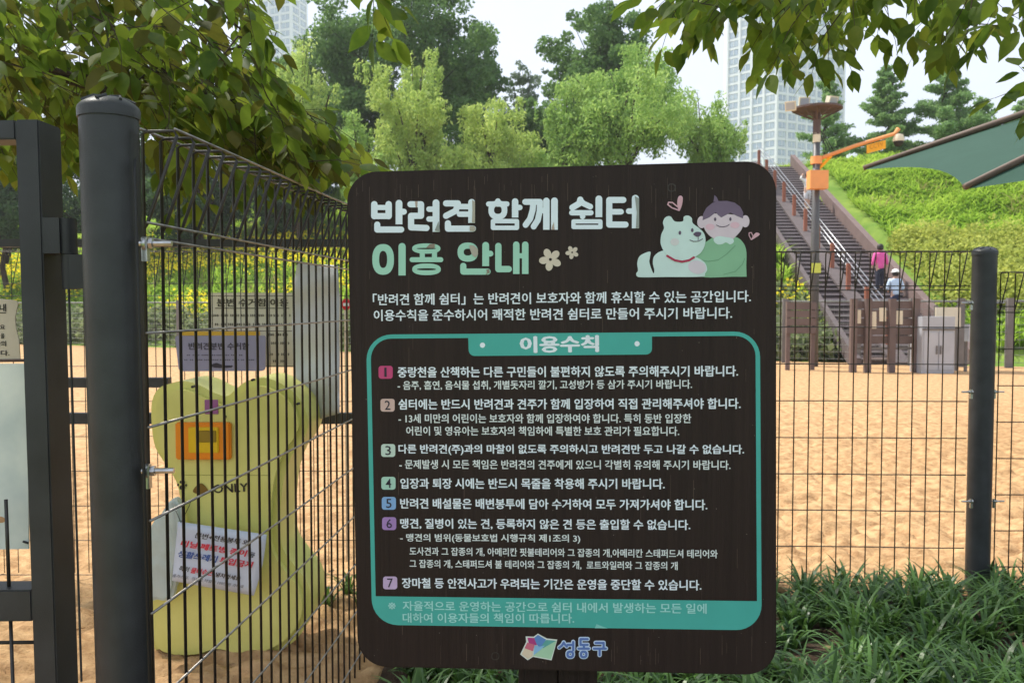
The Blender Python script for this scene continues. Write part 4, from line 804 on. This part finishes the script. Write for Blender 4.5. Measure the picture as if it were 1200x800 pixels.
# ================================================================ FAR SIDE OF THE COURT
M['far_post'] = mat('far_post', (.16, .15, .145), .6, 0, .15, 3); M['far_wire'] = mat('far_wire', (.22, .23, .22), .6)
def fy(x): return float(foot(x))-.75
fps = [(920, 0), (1005, 1), (1069, 2), (1126, 3), (1183, 4), (1262, 5), (800, 6), (700, 7), (560, 8), (470, 9), (380, 10), (300, 11), (209, 12), (120, 13), (40, 14), (-60, 15)]
def far_xy(px):
    a = (px-600)/1000; Y_ = (28.3-.75)/(1+.385*a) if a < .55 else (28.3-.75)/(1+.385*a); return a*Y_, Y_
fps = sorted(fps); ff = thing('far_fence', 'pale wire fence along the far edge of the sand court', 'fence', (*far_xy(fps[0][0]), 0)); xy = [far_xy(p_[0]) for p_ in fps]
for x, y in xy:
    b = MB(); b.box((x, y, .90), (.16 if 0 < x < 20 else .12, .12, 1.9)); part('post', b, M['far_post'], ff)
for (xa, ya), (xb, yb) in zip(xy[:-1], xy[1:]):
    b = MB(); L = math.hypot(xb-xa, yb-ya)
    for z in [.15+.2*k for k in range(9)]+[1.78]: b.tube([(xa, ya, z), (xb, yb, z)], .006 if z < 1.7 else .014, 4, cap=False)
    for k in range(int(L/.12)): t_ = k*.12/L; b.tube([(xa+(xb-xa)*t_, ya+(yb-ya)*t_, .1), (xa+(xb-xa)*t_, ya+(yb-ya)*t_, 1.78)], .0035, 3, cap=False)
    part('mesh_wire', b, M['far_wire'], ff, kind='stuff')
# notice boards and cabinet by the fence
M['brown_board'] = mat('brown_board', srgb(104, 88, 84), .6, 0, .12, 3, .3, 20); M['paper'] = mat('paper', srgb(224, 214, 190), .7, 0, .05, 3)
NY = 21.0; nb = thing('notice_board', 'wide brown notice board with four papers at the foot of the stairs', 'notice board', (at(1035, 440, NY).x, NY, 0))
def planks(t, px0, px1, py0, py1, Y, n, m):
    a, b_ = at(px0, py0, Y), at(px1, py1, Y); h_ = (a.z-b_.z)/n
    for k in range(n):
        q = MB(); q.box(((a.x+b_.x)/2, Y, a.z-h_*(k+.5)), (b_.x-a.x, .05+.008*(k % 2), h_*.88)); part('plank', q, m, t)
planks(nb, 1000, 1073, 352, 403, NY, 5, M['brown_board'])
for x in (998, 1015, 1043, 1071):
    q = MB(); zt_ = at(x, 350, NY).z; q.box((at(x, 400, NY).x, NY-.09, zt_/2), (.15, .12, zt_)); part('post', q, M['brown_board'], nb)
for x, y in ((1005, 371), (1023, 375), (1034.5, 368.5), (1054, 372)):
    q = MB(); h_ = 8 if y != 375 else 10; q.prism([at(a, b, NY-.05) for a, b in ((x-4, y-h_), (x+4, y-h_), (x+4, y+h_), (x-4, y+h_))], (0, .01, 0)); part('paper', q, M['paper'], nb)
q = MB(); q.box(((at(998, 400, NY).x+at(1071, 400, NY).x)/2, NY, at(1000, 408, NY).z), (1.5, .05, .06)); part('rail', q, M['far_post'], nb)
bb = thing('brown_sign', 'plain dark brown slatted board on two posts left of the floodlight mast', 'board', (at(935, 430, 21.6).x, 21.6, 0)); planks(bb, 922, 956, 354, 391, 21.6, 4, M['brown_board'])
for x in (924, 953): q = MB(); q.box((at(x, 400, 21.6).x, 21.66, .85), (.1, .08, 1.8)); part('post', q, M['brown_board'], bb)
M['silver'] = mat('silver', srgb(176, 180, 188), .45, .2, .05, 3); KY = 20.6; kb = thing('metal_cabinet', 'silver white metal cabinet standing beside the brown notice board', 'cabinet', (at(1099, 433, KY).x, KY, 0))
a, b_ = at(1081, 371, KY), at(1118, 433, KY); q = MB(); q.box(((a.x+b_.x)/2, KY+.3, a.z/2), (b_.x-a.x, .6, a.z)); part('body', q, M['silver'], kb)
for k in range(2):
    q = MB(); q.box((a.x+(b_.x-a.x)*(.27+.46*k), KY-.012, a.z*.40), ((b_.x-a.x)*.43, .02, a.z*.66)); part('door', q, M['silver'], kb)
    q = MB(); q.box((a.x+(b_.x-a.x)*(.44+.12*k), KY-.035, a.z*.42), (.03, .03, .2)); part('handle', q, M['far_post'], kb)
q = MB(); q.box(((a.x+b_.x)/2, KY-.01, a.z*.78), ((b_.x-a.x), .03, .05)); part('ledge', q, M['far_post'], kb)
wsn = thing('cream_sign', 'blank cream board on posts beyond the silver cabinet', 'sign', (at(1112, 375, 21.4).x, 21.4, 0)); q = MB(); q.prism([at(x, y, 21.4) for x, y in ((1097, 360), (1126, 360), (1126, 383), (1097, 383))], (0, .05, 0)); part('board', q, M['paper'], wsn)
for x in (1099, 1124): q = MB(); q.box((at(x, 380, 21.4).x, 21.5, .8), (.08, .08, 1.7)); part('post', q, M['far_post'], wsn)
wb = thing('meter_box', 'small white box on a post by the far fence, beside the round post', 'box', (at(1136, 392, 21).x, 21, 0)); q = MB(); q.box((at(1136, 390, 21).x, 21, at(1136, 390, 21).z), (.14, .2, .42)); part('box', q, M['silver'], wb); q = MB(); q.box((at(1136, 390, 21).x, 21.15, .5), (.06, .06, 1.1)); part('post', q, M['far_post'], wb)

# ================================================================ STAIRS
stx = lambda y: 11.3+.093*(y-25.6); STW = 2.9
def stz(y): return float(ground_z(11.3, 24.0+(y-23.95)))*0+max(0, (y-23.9)*.42)
ss = thing('stairway', 'long dark wooden stairway climbing the grassy embankment', 'stairs', (stx(23.9), 23.9, 0))
M['tread'] = mat('tread', srgb(172, 160, 158), .8, 0, .1, 2, .3, 20, stretch=(.4, 6, 6)); M['riser'] = mat('riser', srgb(92, 82, 82), .85, 0, .1, 3)
M['parapet'] = mat('parapet', srgb(112, 94, 90), .8, 0, .12, 2, .3, 20); NS = 52; rise = 8.75/NS; run = rise/.42
tb = MB(); tb.box((0, 0, 0), (STW, run*.55, .05)); tm = tb.mesh('tread', M['tread'])
rz_ = MB()
for k in range(NS):
    y = 23.9+run*k; z = rise*(k+1); part('tread', tm, None, ss, loc=(stx(y), y+run*.3, z)); rz_.box((stx(y), y+run*.62, z-.08), (STW-.02, .34, rise+.12))
part('riser', rz_, M['riser'], ss, kind='stuff')
def slope_beam(name, off, w_, h_, zoff, m, y0=23.5, y1=45.2):
    q = MB(); A0 = Vector((stx(y0)+off, y0, (y0-23.9)*.42+zoff)); B0 = Vector((stx(y1)+off, y1, (y1-23.9)*.42+zoff)); vs = []
    for p_ in (A0, B0): vs += [p_+Vector((s_*w_/2, 0, v*h_/2)) for s_, v in ((-1, -1), (1, -1), (1, 1), (-1, 1))]
    q.add(vs, [(0, 1, 2, 3), (7, 6, 5, 4)]+[(i, i+4, (i+1) % 4+4, (i+1) % 4) for i in range(4)]); return part(name, q, m, ss)
slope_beam('parapet', STW/2+.17, .24, .62, .30, M['parapet']); slope_beam('stringer', -STW/2-.10, .16, .5, .12, M['riser']); slope_beam('middle_stringer', -.35, .5, .10, .20, M['riser'])
M['rail'] = mat('rail', (.38, .38, .40), .3, .6, .05, 5); M['plate'] = mat('plate', srgb(152, 92, 70), .6, 0, .1, 4)
for o_, z in ((-.30, 1.12), (-.12, 1.12), (-.21, .80)):
    q = MB(); q.tube([(stx(24.2)+o_, 24.2, z+.1), (stx(44.8)+o_, 44.8, 8.78+z)], .019, 6); part('handrail', q, M['rail'], ss, smooth='all')
for k in range(11):
    y = 24.6+1.95*k; z = (y-23.9)*.42; q = MB(); q.box((stx(y)-.36, y, z+.62), (.13, .09, 1.0)); part('rail_post', q, M['plate'], ss)
# ================================================================ FLOODLIGHT MAST
FY = 23.0; fxx = at(955, 300, FY).x; mast = thing('floodlight_mast', 'tall dark mast with three floodlights and an orange camera arm', 'mast', (fxx, FY, 0))
M['mast'] = mat('mast', srgb(84, 84, 86), .5, .1, .1, 3); M['platform'] = mat('platform', srgb(92, 74, 70), .7, 0, .15, 3); M['c_orange'] = mat('c_orange', srgb(240, 160, 96), .6, 0, .06, 3); M['c_yellow'] = mat('c_yellow', srgb(250, 176, 20), .5, 0, .05, 3)
q = MB(); zt_ = at(955, 135, FY).z; q.tube([(fxx, FY, -.1), (fxx, FY, 3), (fxx, FY, zt_)], [.125, .11, .085], 14); part('pole', q, M['mast'], mast, smooth='all')
q = MB(); za_ = at(955, 156, FY).z; q.tube([(fxx, FY, at(955, 167, FY).z), (fxx, FY, za_)], .10, 12); part('sleeve', q, M['paper'], mast, smooth=True)
q = MB(); zp = at(955, 129, FY).z; q.revolve((fxx, FY, 0), [(.10, at(955, 158, FY).z), (.10, zp-.06), (.14, zp-.02), (.60, zp-.02), (.65, zp+.0), (.65, zp+.05), (.62, zp+.05), (.60, zp+.03)], 20)
for k in range(10): a = k/10*6.283; q.tube([(fxx, FY, zp-.30), (fxx+math.cos(a)*.58, FY+math.sin(a)*.58, zp-.02)], .016, 4)
part('platform', q, M['platform'], mast)
for x, y, tl in ((927, 124, -.5), (942, 119, -.1), (974, 118, .4)):
    q = MB(); p_ = at(x, y, FY-.3 if x != 942 else FY+.2); R_ = Matrix.Rotation(tl, 3, 'Z') @ Matrix.Rotation(.35, 3, 'X'); q.box(p_, (.24, .16, .21), R_); q.box(p_+R_ @ Vector((0, -.085, 0)), (.28, .02, .25), R_); fl_ = part('floodlight', q, M['paper'], mast)
    q = MB(); q.box(p_+R_ @ Vector((0, -.098, 0)), (.22, .008, .19), R_); sub('glass', q, M['silver'], fl_); q = MB(); q.tube([p_+Vector((0, 0, -.1)), (p_.x, p_.y, zp)], .02, 5); sub('bracket', q, M['far_post'], fl_)
arm = MB(); a0 = at(955, 188, FY); a1 = at(1048, 157, FY-.4); arm.tube([a0, a0.lerp(a1, .5)+Vector((0, 0, .03)), a1, at(1053, 151, FY-.4)], [.055, .05, .045, .06], 8); ao = part('camera_arm', arm, M['c_orange'], mast, smooth='all')
q = MB(); q.tube([at(958, 200, FY), at(974, 183, FY-.07)], .04, 6); sub('brace', q, M['c_yellow'], ao)
q = MB(); q.tube([Vector((fxx, FY, a0.z-.1)), Vector((fxx, FY, a0.z+.1))], .15, 12); part('collar', q, M['c_orange'], mast, smooth=True)
q = MB(); sgn = [at(1016, 170, FY-.35), at(1038, 164, FY-.35), at(1038, 174, FY-.35), at(1016, 180, FY-.35)]; q.prism(sgn, (0, .03, 0)); part('arm_sign', q, M['c_yellow'], mast)
lettering('CCTV', at(1019, 172.8, FY-.36), at(1035, 168.6, FY-.36), .11, nY, flatm('cctv_ink', 196, 130, 30), mast, lift=.004)
q = MB(); pc = at(1053, 163, FY-.4); q.revolve(pc, [(.02, .14), (.11, .11), (.14, .0), (.135, -.06)], 16); part('camera_housing', q, M['paper'], mast, smooth=True); q = MB(); q.revolve(pc, [(.125, -.06), (.12, -.12), (.08, -.18), (.02, -.2)], 16); part('camera_dome', q, M['black'], mast, smooth=True)
q = MB(); q.box(at(958, 211, FY-.22), (.48, .30, .48)); part('control_box', q, M['c_orange'], mast)
q = MB(); q.box(at(956, 314, FY-.13), (.27, .02, .26)); part('tag_plate', q, flatm('tag_lime', 206, 214, 90), mast)
for k in range(3):
    q = MB(); a = Vector((fxx+.1*k, FY, zt_-.3-.1*k)); b_ = Vector((fxx+.25+.1*k, FY, a0.z+.25)); q.tube([a, a.lerp(b_, .5)+Vector((.12, 0, -.2)), b_], .012, 5); part('cable', q, M['black'], mast)
# ================================================================ SHADE CANOPY
V3_ = lambda *a: Vector(a)
M['cloth'] = mat('cloth', srgb(50, 78, 66), .8, 0, .05, 3, .2, 60, .2, trans=.06); M['rib'] = mat('rib', srgb(96, 78, 66), .6, 0, .1, 5)
hub = at(1565, 17.5, 9.5); cp = thing('shade_canopy', 'dark green tensioned shade canopy on brown ribs reaching in above the lawn', 'canopy', (hub.x, hub.y, 0)); t1 = at(1012, 197, 10.5); t2 = at(1131, 219, 7.5)
a1_ = math.atan2(t1.y-hub.y, t1.x-hub.x); a2_ = math.atan2(t2.y-hub.y, t2.x-hub.x) % (2*math.pi); tips = [t1, t2, V3_(10.2, 3.9, 3.1), V3_(14.2, 8.2, 3.6), V3_(13.0, 13.4, 4.2)]
for i, tp in enumerate(tips):
    q = MB(); md = hub.lerp(tp, .5)+Vector((0, 0, .04)); q.tube([hub, md, tp], [.05, .045, .03], 8); part('rib', q, M['rib'], cp, smooth='all')
    q = MB(); t2_ = tips[(i+1) % len(tips)]; nu, nv = 10, 10; vs = []
    for r_ in range(nu+1):
        f_ = r_/nu
        for c_ in range(nv+1):
            g_ = c_/nv; p_ = tp.lerp(t2_, g_); sc = 1-.055*4*g_*(1-g_); p_ = hub.lerp(p_, f_*sc) if f_ else hub.copy(); p_.z += -.02-.0*f_; vs.append(p_)
    q.add(vs, [(r_*(nv+1)+c_, r_*(nv+1)+c_+1, (r_+1)*(nv+1)+c_+1, (r_+1)*(nv+1)+c_) for r_ in range(nu) for c_ in range(nv)]); part('cloth_panel', q, M['cloth'], cp, smooth='all')
q = MB(); q.tube([(hub.x, hub.y, -.05), hub+Vector((0, 0, .2))], .09, 14); part('pole', q, M['rib'], cp, smooth=True)
# ================================================================ PEOPLE ON THE STAIRS
M['skin'] = mat('skin', (.55, .34, .25), .6); M['hair'] = mat('hair', (.02, .015, .012), .6)
def skinned(name, joints, edges, radii, m, parent, loc, rz, sc):
    me = bpy.data.meshes.new(name); me.from_pydata(joints, edges, []); o = bpy.data.objects.new(name, me); TS.collection.objects.link(o)
    mod = o.modifiers.new('s', 'SKIN'); 
    for v, r_ in zip(me.skin_vertices[0].data, radii): v.radius = (r_, r_) if not hasattr(r_, '__len__') else r_
    me.skin_vertices[0].data[0].use_root = True; o.modifiers.new('d', 'SUBSURF').levels = 1
    TS.view_layers[0].update(); dg = TS.view_layers[0].depsgraph; m2 = bpy.data.meshes.new_from_object(o.evaluated_get(dg)); bpy.data.objects.remove(o); m2.name = name; m2.materials.clear(); m2.materials.append(m)
    m2.transform(Matrix.Translation(loc) @ Matrix.Rotation(rz, 4, 'Z') @ Matrix.Scale(sc, 4)); m2.polygons.foreach_set('use_smooth', [True]*len(m2.polygons)); return part(name, m2, None, parent)
def person(label, px, Yp, zf, h, shirt, legs, rz, arms, hat=None, shorts=False, hair=True):
    X0 = (px-600)/1000*Yp; loc = Vector((X0, Yp, zf)); t = thing('person', label, 'person', loc, 'people climbing the stairs'); s_ = h/1.7
    J = [(0, 0, .92), (0, 0, 1.12), (0, .02, 1.34), (0, .02, 1.46), (0, .03, 1.52), (0, .04, 1.60), (0, .03, 1.68)]; E_l = [(i, i+1) for i in range(6)]; Rr = [(.14, .10), (.13, .10), (.15, .10), (.06, .06), (.055, .055), (.09, .10), (.06, .07)]
    for sd in (-1, 1):
        b = len(J); J += [(sd*.09, 0, .88), (sd*.10, .05 if sd > 0 else -.04, .50), (sd*.10, .06 if sd > 0 else -.02, .20 if sd > 0 else .08), (sd*.11, .18 if sd > 0 else .10, .17 if sd > 0 else .03)]
        E_l += [(0, b), (b, b+1), (b+1, b+2), (b+2, b+3)]; Rr += [.085, .06, .04, .035]
        b = len(J); el, ha = arms[0 if sd < 0 else 1]; J += [(sd*.17, .02, 1.38), (sd*el[0], el[1], el[2]), (sd*ha[0], ha[1], ha[2])]; E_l += [(2, b), (b, b+1), (b+1, b+2)]; Rr += [.055, .04, .03]
    skinned('body', J, E_l, Rr, M['skin'], t, loc, rz, s_)
    SJ = [(0, 0, .82), (0, 0, 1.12), (0, .02, 1.34), (0, .02, 1.43)]; SE = [(0, 1), (1, 2), (2, 3)]; SR = [(.17, .125), (.155, .12), (.17, .12), (.08, .08)]
    for sd in (-1, 1):
        b = len(SJ); el, ha = arms[0 if sd < 0 else 1]; SJ += [(sd*.18, .02, 1.38), (sd*el[0], el[1], el[2]), tuple(Vector((sd*el[0], el[1], el[2])).lerp(Vector((sd*ha[0], ha[1], ha[2])), .55))]; SE += [(2, b), (b, b+1), (b+1, b+2)]; SR += [.075, .058, .05]
    skinned('shirt', SJ, SE, SR, shirt, t, loc, rz, s_)
    TJ = [(0, 0, .95), (0, 0, .86)]; TE = [(0, 1)]; TR_ = [(.155, .12), (.16, .125)]
    for sd in (-1, 1):
        b = len(TJ); kx, ky = sd*.10, (.05 if sd > 0 else -.04); TJ += [(sd*.09, 0, .80), (kx, ky, .50)]; TE += [(1, b), (b, b+1)]; TR_ += [.10, .08]
        if not shorts: TJ.append((sd*.10, .06 if sd > 0 else -.02, .24 if sd > 0 else .12)); TE.append((b+1, b+2)); TR_.append(.06)
    skinned('trousers', TJ, TE, TR_, legs, t, loc, rz, s_)
    if hair:
        q = MB(); q.revolve((0, .0, 0), [(.02, 1.745), (.08, 1.72), (.108, 1.66), (.11, 1.60), (.095, 1.54), (.06, 1.52)], 14); me = q.mesh('hair', M['hair'], smooth='all'); me.transform(Matrix.Translation(loc) @ Matrix.Rotation(rz, 4, 'Z') @ Matrix.Scale(s_, 4) @ Matrix.Translation((0, .0, 0))); part('hair', me, None, t)
    if hat:
        q = MB(); q.revolve((0, .02, 0), [(.16, 1.655), (.165, 1.665), (.115, 1.68), (.10, 1.75), (.03, 1.775)], 16); me = q.mesh('hat', hat, smooth='all'); me.transform(Matrix.Translation(loc) @ Matrix.Rotation(rz, 4, 'Z') @ Matrix.Scale(s_, 4)); part('hat', me, None, t)
    for sd in (-1, 1):
        q = MB(); c = Matrix.Rotation(rz, 3, 'Z') @ Vector((sd*.105, (.14 if sd > 0 else .05), (.16 if sd > 0 else .02)))*s_+loc; q.box(c+Vector((0, 0, .02)), (.09*s_, .24*s_, .08*s_)); part('shoe', q, M['hair'] if not shorts else M['paper'], t)
fm = lambda k, *c: M.setdefault(k, mat(k, srgb(*c), .8, 0, .06, 6, .3, 30))
def sty(Yp): return max(0, (Yp-23.9)//run+1)*rise+.03
hang = ((.24, .02, 1.12), (.24, .10, .88))
person('person in a bright pink top and dark trousers climbing the stairs', 1030, 28.6, sty(28.6), 1.62, fm('pink', 236, 96, 170), fm('dark_navy', 42, 44, 60), .1, (hang, ((.26, .0, 1.14), (.30, .08, .90))))
person('person in a pale blue shirt and white cap behind the pink top', 1048.5, 26.7, sty(26.7), 1.52, fm('pale_blue', 196, 216, 240), fm('navy', 34, 44, 74), -.1, (((.27, .0, 1.12), (.20, .12, .95)), ((.27, 0, 1.12), (.2, .1, .95))), hat=fm('cap_white', 235, 235, 232))
person('person in pale shirt and shorts with raised arms high on the stairs', 944, 37.4, sty(37.4), 1.65, fm('pale_grey', 226, 224, 220), fm('short_grey', 206, 204, 208), .2, (((.34, .02, 1.45), (.20, .04, 1.68)), ((.34, .02, 1.45), (.16, .04, 1.70))), shorts=True)

# ================================================================ NEAR FOLIAGE
M['near_leaf'] = mat('near_leaf', (.038, .085, .012), .5, 0, 0, 4, col2=(.13, .20, .022), isl=.75, spec=.18, trans=.5)
M['near_leaf_bright'] = mat('near_leaf_bright', (.07, .13, .015), .5, 0, 0, 4, col2=(.16, .20, .025), isl=.75, spec=.18, trans=.55)
M['near_leaf_tan'] = mat('near_leaf_tan', (.045, .058, .010), .6, 0, 0, 4, col2=(.100, .105, .018), isl=.75, spec=.18, trans=.5)
LEAFV = []
for v_ in range(3):
    cu = (.10, .22, .04)[v_]; fo = (.16, .30, .08)[v_]; pts_ = []; prof = [(0, .0), (.12, .13), (.32, .25), (.55, .245), (.78, .13), (.9, .05), (1, 0)]
    vs = []
    for t_, w_ in prof: z = -cu*t_*t_; vs += [(t_, -w_, z+w_*fo), (t_, 0, z), (t_, w_, z+w_*fo)]
    fs = []
    for i in range(6): fs += [(3*i, 3*i+1, 3*i+4, 3*i+3), (3*i+1, 3*i+2, 3*i+5, 3*i+4)]
    LEAFV.append((np.array(vs), np.array(fs)))
def leaf_meshes(m): 
    out_ = []
    for V, F_ in LEAFV: me = npmesh('leaf', V, F_, m, smooth=True); out_.append(me)
    return out_
LM = {k: leaf_meshes(M[k]) for k in ('near_leaf', 'near_leaf_bright', 'near_leaf_tan')}
def frame_from(d, roll_up):
    d = d.normalized(); s_ = d.cross(roll_up)
    if s_.length < 1e-4: s_ = d.orthogonal()
    s_.normalize(); n = s_.cross(d); return Matrix((d, s_, n)).transposed()
def inpoly(x, y, pl):
    c = False; n = len(pl)
    for i in range(n):
        x1, y1 = pl[i]; x2, y2 = pl[i-1]
        if (y1 > y) != (y2 > y) and x < (x2-x1)*(y-y1)/(y2-y1)+x1: c = not c
    return c
def near_tree(label, trunk, limbs, zones, over, seed, nobj=298):
    rr = random.Random(seed); t = thing('shade_tree', label, 'tree', (trunk[0][0], trunk[0][1], 0), 'trees overhanging the fence'); mb = MB(); mb.tube(trunk, [.17-.02*i for i in range(len(trunk))], 12)
    for lb, r0 in limbs: n_l = len(lb); mb.tube(lb, [r0*(1-.93*i/(n_l-1)) for i in range(n_l)], 8)
    leaves = []; tw = MB(); allp = [p_ for lb, _ in limbs for p_ in lb]
    def twig(p0, d0, ln, k, size, mk):
        p_ = Vector(p0); d = Vector(d0).normalized(); pts = [p_.copy()]; side = 1
        for i in range(k):
            d = (d+Vector((rr.gauss(0, .12), rr.gauss(0, .12), -.05+rr.gauss(0, .06)))).normalized(); p_ = p_+d*(ln/k); pts.append(p_.copy()); side = -side
            s_ = d.cross(Vector((0, 0, 1))); s_ = s_.normalized() if s_.length > 1e-3 else Vector((1, 0, 0)); ld = (d*.55+s_*side*.8+Vector((0, 0, -.35-.35*rr.random()))+Vector((rr.gauss(0, .25), rr.gauss(0, .25), rr.gauss(0, .2)))).normalized()
            leaves.append((p_+ld*.012, ld, Vector((rr.gauss(0, .45), rr.gauss(0, .45), 1)), size*rr.uniform(.7, 1.2), rr.choice(mk), rr.randrange(3)))
        leaves.append((p_, d, Vector((rr.gauss(0, .3), rr.gauss(0, .3), 1)), size*1.05, rr.choice(mk), 0)); tw.tube(pts, [.0019-.0012*i/k for i in range(k+1)], 4, cap=False)
        return pts
    for pl, y0, y1, n, size, mk, dvec in zones:
        xs_ = [q_[0] for q_ in pl]; ys_ = [q_[1] for q_ in pl]; c = 0
        while c < n:
            x, y = rr.uniform(min(xs_), max(xs_)), rr.uniform(min(ys_), max(ys_))
            if not inpoly(x, y, pl): continue
            c += 1; Y_ = rr.uniform(y0, y1); p_ = at(x, y, Y_); d = Vector(dvec)+Vector((rr.gauss(0, .5), rr.gauss(0, .6), rr.gauss(0, .3))); ln = rr.uniform(.16, .34); p_ = p_-d.normalized()*ln*.5
            twig(p_, d, ln, max(3, int(ln/.042)), size, mk)
            if c % 9 == 0:
                q_ = min(allp, key=lambda a: (Vector(a)-p_).length); q_ = Vector(q_)
                if (q_-p_).length < .45: mb.tube([q_, q_.lerp(p_, .5)+Vector((0, 0, .05)), p_], [.005, .0035, .002], 5, cap=False)
    nv_ = len(leaves)
    for (x0, x1, y0, y1, z0, z1, n) in over:  # unseen twigs added above the view to shade board, bed and near sand
        for _ in range(n):
            p_ = Vector((rr.uniform(x0, x1), rr.uniform(y0, y1), rr.uniform(z0, z1)))
            dd = ray_px(p_)
            if dd is not None and -40 < dd[0] < 1240 and -10 < dd[1]: continue
            twig(p_, Vector((rr.gauss(0, 1), rr.gauss(0, 1), -.1)), .4, 6, .15, ['near_leaf'])
    # those that show largest become objects of their own
    def vis(l):
        q_ = ray_px(l[0]); return -(l[3]/(l[0].y)) if q_ is not None and 0 < q_[0] < 1200 and 0 < q_[1] < 420 and l[0].y < 3.6 else 9
    order = sorted(range(nv_), key=lambda i: vis(leaves[i])); chosen = set(order[:nobj]); restV = {k: ([], [], 0) for k in LM}
    cnt = {k: 0 for k in LM}; VV = []; FF = []; MI = []; keys = list(LM)
    for i, (p_, d, upv, s_, mk, vi) in enumerate(leaves):
        R_ = frame_from(d, upv)
        if i in chosen:
            o = bpy.data.objects.new('leaf', LM[mk][vi]); COL.objects.link(o); o.parent = t; o.matrix_local = Matrix.Translation(p_-ORG[t.name]) @ R_.to_4x4() @ Matrix.Scale(s_, 4)
        else:
            V, F_ = LEAFV[vi]; base = sum(len(a) for a in VV[-1:])*0+cnt.setdefault('n', 0); VV.append((V*s_) @ np.array(R_).T+np.array(p_)); FF.append(F_+base); cnt['n'] = base+len(V); MI += [keys.index(mk)]*len(F_)
    part('leaves', npmesh('leaves', np.concatenate(VV), np.concatenate(FF), [M[k] for k in keys], smooth=True, mi=MI), None, t, kind='stuff')
    part('trunk', mb, M['bark'], t, smooth=True); part('twigs', tw, M['bark'], t, kind='stuff'); return t
def ray_px(p_):
    v = Vector(p_)-CAM; z = v.dot(Fv)
    return None if z < .2 else (600+1000*v.x/z, 400-1000*v.dot(Uv)/z)
V3 = Vector
limbL = [([V3((-3.9, 4.2, 2.4)), at(-220, 20, 3.9), at(-40, 62, 3.5), at(60, 85, 3.3), at(160, 118, 3.2), at(270, 150, 3.2)], .055),
         ([V3((-3.9, 4.2, 2.6)), at(-150, -120, 3.4), at(60, -60, 3.1), at(230, -10, 3.0), at(300, 50, 3.0)], .028),
         ([V3((-3.9, 4.2, 2.6)), V3((-2.6, 2.2, 3.6)), V3((-1.2, .8, 3.9)), V3((.2, .2, 4.0))], .08),
         ([at(-40, 62, 3.5), at(90, 88, 3.2), at(200, 92, 3.1), at(330, 130, 3.1)], .012)]
mk = ['near_leaf']*6+['near_leaf_tan']*3+['near_leaf_bright']*2
mk2 = ['near_leaf']*3+['near_leaf_tan']*2+['near_leaf_bright']*3
zonesL = [([(-60, -40), (300, -40), (300, 15), (318, 55), (335, 110), (352, 150), (310, 172), (250, 168), (205, 150), (150, 118), (70, 112), (-60, 118)], 2.4, 4.2, 285, .084, mk, (.5, .2, -.5)),
          ([(150, 100), (340, 120), (400, 140), (405, 190), (330, 200), (250, 185), (190, 170)], 2.6, 3.8, 105, .086, mk2, (.7, .1, -.6)),
          ([(-60, 90), (95, 100), (110, 160), (80, 180), (-60, 175)], 3.0, 4.4, 70, .086, mk2, (.3, .1, -.8)),
          ([(190, 170), (240, 185), (240, 225), (180, 210)], 3.0, 3.8, 9, .09, ['near_leaf_bright', 'near_leaf'], (.1, 0, -1)),
          ([(425, -30), (455, -30), (455, 3), (425, 3)], 2.4, 2.6, 3, .09, ['near_leaf_bright', 'near_leaf'], (.2, 0, -1))]
near_tree('large leafed tree whose dark branches hang over the gate and angled fence', [V3((-4.3, 4.6, -.1)), V3((-4.2, 4.5, 1.0)), V3((-4.0, 4.3, 2.0)), V3((-3.9, 4.2, 2.8))], limbL, zonesL, [(-9.0, 1.2, .6, 6.3, 4.3, 5.8, 1150)], 11)
limbR = [([V3((4.6, 1.6, 2.6)), V3((3.2, 1.9, 2.95)), at(1420, -60, 2.4), at(1200, -40, 2.5), at(1000, -22, 2.6), at(880, -15, 2.6)], .05), ([V3((4.6, 1.6, 2.6)), V3((3.0, .4, 3.6)), V3((1.2, .2, 3.8))], .08)]
mr = ['near_leaf']*6+['near_leaf_bright']*3
zonesR = [([(770, -50), (1240, -50), (1240, -5), (1150, 10), (1095, 28), (1030, 22), (985, 18), (955, 30), (900, 22), (850, 0), (775, 4)], 2.2, 3.4, 84, .076, mr, (-.4, .1, -.6)),
          ([(905, 20), (985, 20), (985, 42), (955, 56), (905, 58), (895, 40)], 2.4, 2.9, 11, .076, mr, (-.1, 0, -1)),
          ([(790, -5), (850, -5), (860, 12), (795, 16)], 2.4, 2.9, 7, .085, mr, (-.3, 0, -.8)),
          ([(1192, 84), (1240, 80), (1240, 105), (1195, 104)], 2.5, 2.6, 3, .09, ['near_leaf'], (-1, 0, .05)),
          ([(1100, 0), (1180, 0), (1190, 22), (1120, 40)], 2.4, 3.0, 9, .085, mr, (-.5, 0, -.6))]
near_tree('second large leafed tree whose leaves hang in along the top above the tower', [V3((4.8, 1.7, -.1)), V3((4.75, 1.65, 1.3)), V3((4.6, 1.6, 2.9))], limbR, zonesR, [(.5, 5.5, .8, 5.9, 4.1, 5.6, 260)], 12)
bpy.data.objects.remove(TO); bpy.data.curves.remove(TC); bpy.data.scenes.remove(TS)

# ================================================================ HAZE
M['haze'] = bpy.data.materials.new('haze'); M['haze'].use_nodes = True; hn = M['haze'].node_tree; hn.nodes.clear(); ho = hn.nodes.new('ShaderNodeOutputMaterial'); hv = hn.nodes.new('ShaderNodeVolumePrincipled')
hv.inputs['Color'].default_value = (.97, .98, 1, 1); hv.inputs['Density'].default_value = .0007; hv.inputs['Anisotropy'].default_value = .2; hn.links.new(hv.outputs[0], ho.inputs['Volume'])
q = MB(); q.box((0, 2200, 68), (7400, 4900, 138)); tagit(link('haze', q.mesh('haze', M['haze'])), kind='stuff')
